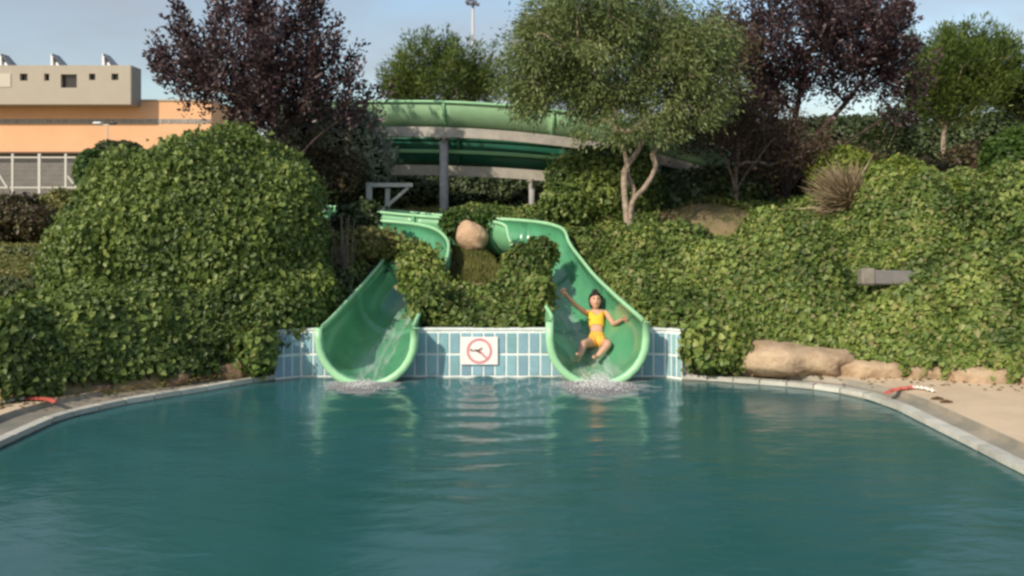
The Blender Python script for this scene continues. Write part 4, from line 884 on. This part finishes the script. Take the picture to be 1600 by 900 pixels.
# floodlight mast
fm = thing('floodlight_mast', 'tall thin floodlight mast against the sky above the pine', 'mast', (P(739, 300, 60).x, 60, 3))
V, Fs = tubes([((P(739, 300, 60).x, 60, 3), tuple(P(739, 8, 60)), .14, .09)], 12); mesh_obj('pole', rel(fm, V), Fs, mat('mast_grey', (.5, .5, .53), .5), fm, smooth=True)
c = P(739, 6, 60); fl = mat('floodlight_housing', (.16, .18, .24), .4)
bar('crossbar', P(729, 7, 60), P(746, 7, 60), .09, fl, fm)
for dx, dz in ((-9, 2), (-3, -1), (3, 2), (7, -2), (-6, 6), (0, 5)):
    q = P(739+dx, 5-dz, 59.8); bm = bmesh.new(); box(bm, (0, 0, 0), (.27, .2, .22), rot=Matrix.Rotation(R(25), 3, 'X'), bev=.04); bmesh.ops.translate(bm, verts=bm.verts, vec=Vector(q)-fm.location); bm_obj('floodlight', bm, fl, fm)

# ------------------------------------------------------------------ splash and foam
foamM = bpy.data.materials.new('foam'); foamM.use_nodes = True; nt = foamM.node_tree; b = nt.nodes['Principled BSDF']; b.inputs['Base Color'].default_value = (.97, .98, .98, 1); b.inputs['Roughness'].default_value = 1; b.inputs['Alpha'].default_value = .075
dropM = mat('spray_drop', (.95, .97, .97), .2, .6)
def splash(label, c, n, sp, up, nf, fr_):
    oc = np.array([[1, 0, 0], [-1, 0, 0], [0, 1, 0], [0, -1, 0], [0, 0, 1], [0, 0, -1]], float); of = np.array([[0, 2, 4], [2, 1, 4], [1, 3, 4], [3, 0, 4], [2, 0, 5], [1, 2, 5], [3, 1, 5], [0, 3, 5]])
    p = np.array(c)+rng.normal(0, 1, (n, 3))*np.array(sp); p[:, 2] = .01+np.abs(rng.normal(0, up, n))*np.exp(-((p[:, 0]-c[0])**2)/(2*sp[0]**2)); s = rng.uniform(.002, .0055, n)
    V = (p[:, None]+oc[None]*s[:, None, None]).reshape(-1, 3); idx = (np.arange(n)[:, None, None]*6+of).ravel()
    o = link('spray', fast_mesh('spray', V, 3, idx), dropM); kind(o, 'stuff', label)
    # surface foam: small flat irregular flakes
    m = 7; q = np.array(c)[:2]+rng.normal(0, 1, (nf, 2))*np.array(fr_); z = waterz(q[:, 0], q[:, 1])+.006; rr = rng.uniform(.02, .075, nf); a = np.linspace(0, 2*math.pi, m, endpoint=False)
    rad_ = rr[:, None]*rng.uniform(.5, 1.1, (nf, m)); V = np.stack([q[:, None, 0]+np.cos(a)*rad_*1.6, q[:, None, 1]+np.sin(a)*rad_, np.repeat(z[:, None], m, 1)+rng.uniform(0, .006, (nf, 1))], -1)
    o = link('foam', fast_mesh('foam', V.reshape(-1, 3), m, np.arange(nf*m)), foamM); kind(o, 'stuff', 'white foam on the water below '+label.split(' at ')[-1])
splash('white spray at the mouth of the left slide', (-1.72, 10.15, 0), 700, (.12, .12, 0), .02, 1100, (.17, .17))
splash('white spray at the mouth of the right slide', (.98, 10.15, 0), 2000, (.15, .2, 0), .075, 2200, (.20, .26))

# sheets of water running down the chutes
fm_ = bpy.data.materials.new('running_water'); fm_.use_nodes = True; nt = fm_.node_tree; b = nt.nodes['Principled BSDF']; b.inputs['Base Color'].default_value = (.62, .78, .72, 1); b.inputs['Roughness'].default_value = .12
ge = nt.nodes.new('ShaderNodeNewGeometry'); mp = nt.nodes.new('ShaderNodeMapping'); mp.inputs['Scale'].default_value = (16, 2.4, 3); nt.links.new(ge.outputs['Position'], mp.inputs[0])
nn_ = nt.nodes.new('ShaderNodeTexNoise'); nn_.inputs['Scale'].default_value = 1; nn_.inputs['Detail'].default_value = 5; nn_.inputs['Distortion'].default_value = .6; nt.links.new(mp.outputs[0], nn_.inputs['Vector'])
rr_ = nt.nodes.new('ShaderNodeMapRange'); rr_.inputs[1].default_value = .42; rr_.inputs[2].default_value = .72; rr_.inputs[3].default_value = .05; rr_.inputs[4].default_value = .55; nt.links.new(nn_.outputs[0], rr_.inputs[0]); nt.links.new(rr_.outputs[0], b.inputs['Alpha'])
for S, W_, H_, half, lab in ((SL, WL, HL, .20, 'thin water running down the left slide'), (SR, WR, HR, .30, 'whitish water running down the right slide around the person')):
    T_, N_ = frames(S); V, Fs = [], []; q = [i for i in range(len(S)) if S[i][1] < 12.6]; m = 11
    for i in q:
        hb = min(W_[i]*.95, H_[i]); hw = half*(1-.45*(i/len(q)))
        for k in range(m):
            a = hw*(2*k/(m-1)-1); V.append(S[i]+N_[i]*a+np.array([0, 0, hb*(1-math.sqrt(1-(a/W_[i])**2))+.012+.006*math.sin(i*1.7+k*2.1)]))
    for i in range(len(q)-1):
        for k in range(m-1): Fs.append((i*m+k, i*m+k+1, (i+1)*m+k+1, (i+1)*m+k))
    kind(mesh_obj('running_water', V, Fs, fm_, None, smooth=True), 'stuff', lab)
# ------------------------------------------------------------------ person
skinM = mat('skin', (.66, .38, .27), .5, .4, vary=.06, vscale=12); yelM = mat('yellow_swimsuit', (.88, .56, .05), .6, .3, vary=.05); hairM = mat('dark_hair', (.022, .015, .013), .5, .4, vary=.3, vscale=30)
def skin_mesh(name, verts, edges, radii, rootv=0, sub=2):
    me = bpy.data.meshes.new(name+'_sk'); me.from_pydata([tuple(v) for v in verts], edges, []); o = bpy.data.objects.new(name+'_sk', me); C.objects.link(o)
    md = o.modifiers.new('s', 'SKIN'); md.use_smooth_shade = True; sv = me.skin_vertices[0].data
    for i, r_ in enumerate(radii): sv[i].radius = (r_ if isinstance(r_, tuple) else (r_, r_)); sv[i].use_root = (i == rootv)
    ms = o.modifiers.new('d', 'SUBSURF'); ms.levels = sub; ms.render_levels = sub
    dg = bpy.context.evaluated_depsgraph_get(); dg.update(); nm = bpy.data.meshes.new_from_object(o.evaluated_get(dg)); nm.name = name; bpy.data.objects.remove(o); return nm
pr = thing('person', 'person in yellow swimwear sliding feet first with one arm raised', 'person', (1.05, 11.35, .28))
hip = P(933, 531, 11.36); 
J = dict(pel=P(933, 534.5, 11.50), wst=P(932.5, 518.5, 11.64), chs=P(932, 501.5, 11.78), shc=P(931.5, 488.0, 11.88), nck=P(930.5, 484.0, 11.90), hdb=P(930.5, 479.5, 11.91),
         ls=P(915, 489.0, 11.87), le=P(898, 475.5, 11.70), lw=P(885, 460.5, 11.50), rs=P(948, 489.5, 11.86), re=P(959, 507, 11.50), rw=P(972, 499.5, 11.22),
         lh=P(926, 536.0, 11.47), lk=P(912, 537.0, 11.10), la=P(906, 555.0, 10.84), lt=P(900, 553.0, 10.70),
         rh=P(940, 536.0, 11.47), rk=P(951, 537.0, 11.16), ra=P(932, 559.0, 10.96), rt=P(927, 558.0, 10.82))
names = list(J); ix = {k: i for i, k in enumerate(names)}
rad = dict(pel=(.105, .085), wst=(.088, .07), chs=(.105, .08), shc=(.075, .06), nck=.04, hdb=.042, ls=.043, le=.030, lw=.022, rs=.043, re=.030, rw=.022, lh=.078, lk=.05, la=.033, lt=.022, rh=.078, rk=.05, ra=.033, rt=.022)
ed = [('pel', 'wst'), ('wst', 'chs'), ('chs', 'shc'), ('shc', 'nck'), ('nck', 'hdb'), ('shc', 'ls'), ('ls', 'le'), ('le', 'lw'), ('shc', 'rs'), ('rs', 're'), ('re', 'rw'), ('pel', 'lh'), ('lh', 'lk'), ('lk', 'la'), ('la', 'lt'), ('pel', 'rh'), ('rh', 'rk'), ('rk', 'ra'), ('ra', 'rt')]
# extra mid points for muscle taper
verts = [Vector(J[k]) for k in names]; radii = [rad[k] for k in names]; edges = []
mids = {('ls', 'le'): .036, ('le', 'lw'): .031, ('rs', 're'): .036, ('re', 'rw'): .031, ('lh', 'lk'): .068, ('lk', 'la'): .047, ('rh', 'rk'): .068, ('rk', 'ra'): .047}
for a, b_ in ed:
    if (a, b_) in mids:
        verts.append((Vector(J[a])*.55+Vector(J[b_])*.45)); radii.append(mids[(a, b_)]); m_ = len(verts)-1; edges += [(ix[a], m_), (m_, ix[b_])]
    else: edges.append((ix[a], ix[b_]))
# hands: palm and five fingers each
def hand(wk, ek, s):
    w_ = Vector(J[wk]); d = (w_-Vector(J[ek])).normalized(); side = d.cross(Vector((0, -1, 0.1))).normalized()*s
    palm = w_+d*.05; verts.append(palm); radii.append((.030, .016)); pi = len(verts)-1; edges.append((ix[wk], pi))
    for k, (o_, ln) in enumerate(((-.026, .058), (-.009, .068), (.009, .063), (.026, .048))):
        a = palm+d*.034+side*o_; b_ = a+d*ln*.55+side*o_*.3; c_ = b_+d*ln*.45+Vector((0, -.018, 0))
        for q, r_ in ((a, .011), (b_, .009), (c_, .007)): verts.append(q); radii.append(r_)
        n_ = len(verts); edges.extend([(pi, n_-3), (n_-3, n_-2), (n_-2, n_-1)])
    a = w_+d*.03-side*.034; b_ = a+d*.03-side*.028; verts.append(a); radii.append(.012); verts.append(b_); radii.append(.009); n_ = len(verts); edges.extend([(pi, n_-2), (n_-2, n_-1)])
hand('lw', 'le', 1); hand('rw', 're', -1)
bme = skin_mesh('body', verts, edges, radii, ix['pel'], 2)
# head joined to the body mesh
bmx = bmesh.new(); bmx.from_mesh(bme)
hc = P(930.5, 470.5, 11.88)
hb = bmesh.new(); bmesh.ops.create_icosphere(hb, subdivisions=4, radius=1)
for v in hb.verts:
    c = v.co; x, y, z = c
    jaw = 1-.28*max(0, -z)**1.5; xx_ = x*.074*jaw; yy_ = y*.092*(1-.08*max(0, -z)); zz_ = z*.112
    if y < -.3:                                   # face side looks to the camera
        nose = math.exp(-((x/.16)**2+((z+.12)/.2)**2)); yy_ -= .018*nose; zz_ -= .006*nose
        for sx in (-1, 1): e_ = math.exp(-(((x-sx*.38)/.2)**2+((z-.08)/.13)**2)); yy_ += .010*e_
        mth = math.exp(-((x/.3)**2+((z+.48)/.07)**2)); yy_ -= .006*mth; chn = math.exp(-((x/.3)**2+((z+.85)/.15)**2)); yy_ -= .008*chn
    v.co = Vector((xx_, yy_, zz_))
for sx in (-1, 1):
    e_ = bmesh.ops.create_icosphere(hb, subdivisions=2, radius=.02)['verts']; bmesh.ops.scale(hb, verts=e_, vec=(.35, .7, 1.3)); bmesh.ops.translate(hb, verts=e_, vec=(sx*.076, .01, 0))
bmesh.ops.rotate(hb, verts=hb.verts, matrix=Matrix.Rotation(R(-18), 3, 'X'), cent=(0, 0, 0)); bmesh.ops.translate(hb, verts=hb.verts, vec=hc)
tmp = bpy.data.meshes.new('t'); hb.to_mesh(tmp); hb.free(); bmx.from_mesh(tmp)
bmesh.ops.translate(bmx, verts=bmx.verts, vec=-Vector(pr.location)); bmesh.ops.recalc_face_normals(bmx, faces=bmx.faces)
body_me = bpy.data.meshes.new('body'); bmx.to_mesh(body_me); link('body', body_me, skinM, pr, smooth=True)
# swimwear: the body's own faces lifted off the skin
bmx.free()
BV = np.array([v.co[:] for v in body_me.vertices])+np.array(pr.location); BF = [tuple(p.vertices) for p in body_me.polygons]
def garment(name, test, m, off=.009):
    fs = [f for f in BF if test(Vector(BV[list(f)].mean(0)), None)]; used = sorted({i for f in fs for i in f}); rm = {q: k for k, q in enumerate(used)}; V = []
    for i in used:
        w0 = Vector(BV[i]); q = w0-(ax0+axd*(w0-ax0).dot(axd)); V.append(w0+q.normalized()*off)
    o = mesh_obj(name, rel(pr, V), [tuple(rm[i] for i in f) for f in fs], m, pr, smooth=True); md = o.modifiers.new('thick', 'SOLIDIFY'); md.thickness = .008; md.offset = 0
ax0, ax1 = Vector(J['pel']), Vector(J['shc']); axd = (ax1-ax0); axl = axd.length; axd.normalize()
def tt(c): return (c-ax0).dot(axd)/axl
def lat(c): return abs(c.x-(ax0.x+(ax1.x-ax0.x)*max(0, min(1, tt(c)))))
garment('swim_top', lambda c, f: .50 < tt(c) < .93 and lat(c) < .125 and not (tt(c) > .80 and lat(c) < .045) and c.z < 2, yelM)
garment('swim_bottom', lambda c, f: -.30 < tt(c) < .26 and lat(c) < .05+.16*max(0, tt(c)+.28) and (c-ax0).length < .22, mat('orange_yellow_swimsuit', (.88, .50, .08), .6, .3))
def face_patch(name, px, dz, w_, h_, m, n=10):
    bm = bmesh.new(); r_ = bmesh.ops.create_icosphere(bm, subdivisions=2, radius=1)['verts']; bmesh.ops.scale(bm, verts=r_, vec=(w_, .006, h_)); bmesh.ops.translate(bm, verts=r_, vec=(px, -.088, dz)); bmesh.ops.rotate(bm, verts=bm.verts, matrix=Matrix.Rotation(R(-18), 3, 'X'), cent=(0, 0, 0)); bmesh.ops.translate(bm, verts=bm.verts, vec=hc-pr.location); bm_obj(name, bm, m, pr, smooth=True)
eyeM = mat('dark_eye', (.03, .02, .02), .3); lipM = mat('lips', (.42, .13, .11), .5)
face_patch('eye', -.028, .012, .012, .006, eyeM); face_patch('eye', .028, .012, .012, .006, eyeM); face_patch('eyebrow', -.029, .028, .017, .0035, hairM); face_patch('eyebrow', .029, .028, .017, .0035, hairM); face_patch('mouth', 0, -.05, .022, .006, lipM)
# hair: cap, back and bun
bm = bmesh.new(); r_ = bmesh.ops.create_icosphere(bm, subdivisions=4, radius=1)['verts']
kill = [v for v in r_ if (v.co.y < -.25 and v.co.z < .42-.1*abs(v.co.x)) or (v.co.z < -.75)]
bmesh.ops.delete(bm, geom=kill, context='VERTS')
for v in bm.verts: k = 1+.04*math.sin(v.co.x*40+v.co.z*9); v.co = Vector((v.co.x*.096*k, v.co.y*.110*k+.008, v.co.z*.130*k+.006))
r2 = bmesh.ops.create_icosphere(bm, subdivisions=3, radius=.042)['verts']; bmesh.ops.translate(bm, verts=r2, vec=(0, .045, .135))
bmesh.ops.rotate(bm, verts=bm.verts, matrix=Matrix.Rotation(R(-18), 3, 'X'), cent=(0, 0, 0)); bmesh.ops.translate(bm, verts=bm.verts, vec=hc-pr.location); ho = bm_obj('hair', bm, hairM, pr, smooth=True)
md = ho.modifiers.new('thick', 'SOLIDIFY'); md.thickness = .01
bm = bmesh.new(); bmesh.ops.create_cone(bm, segments=18, radius1=.046, radius2=.04, depth=.022, cap_ends=False); bmesh.ops.translate(bm, verts=bm.verts, vec=(0, .02, .118)); bmesh.ops.rotate(bm, verts=bm.verts, matrix=Matrix.Rotation(R(-18), 3, 'X'), cent=(0, 0, 0)); bmesh.ops.translate(bm, verts=bm.verts, vec=hc-pr.location)
ht = bm_obj('hair_tie', bm, mat('pale_hair_tie', (.75, .75, .6), .6), pr, smooth=True); md = ht.modifiers.new('thick', 'SOLIDIFY'); md.thickness = .006
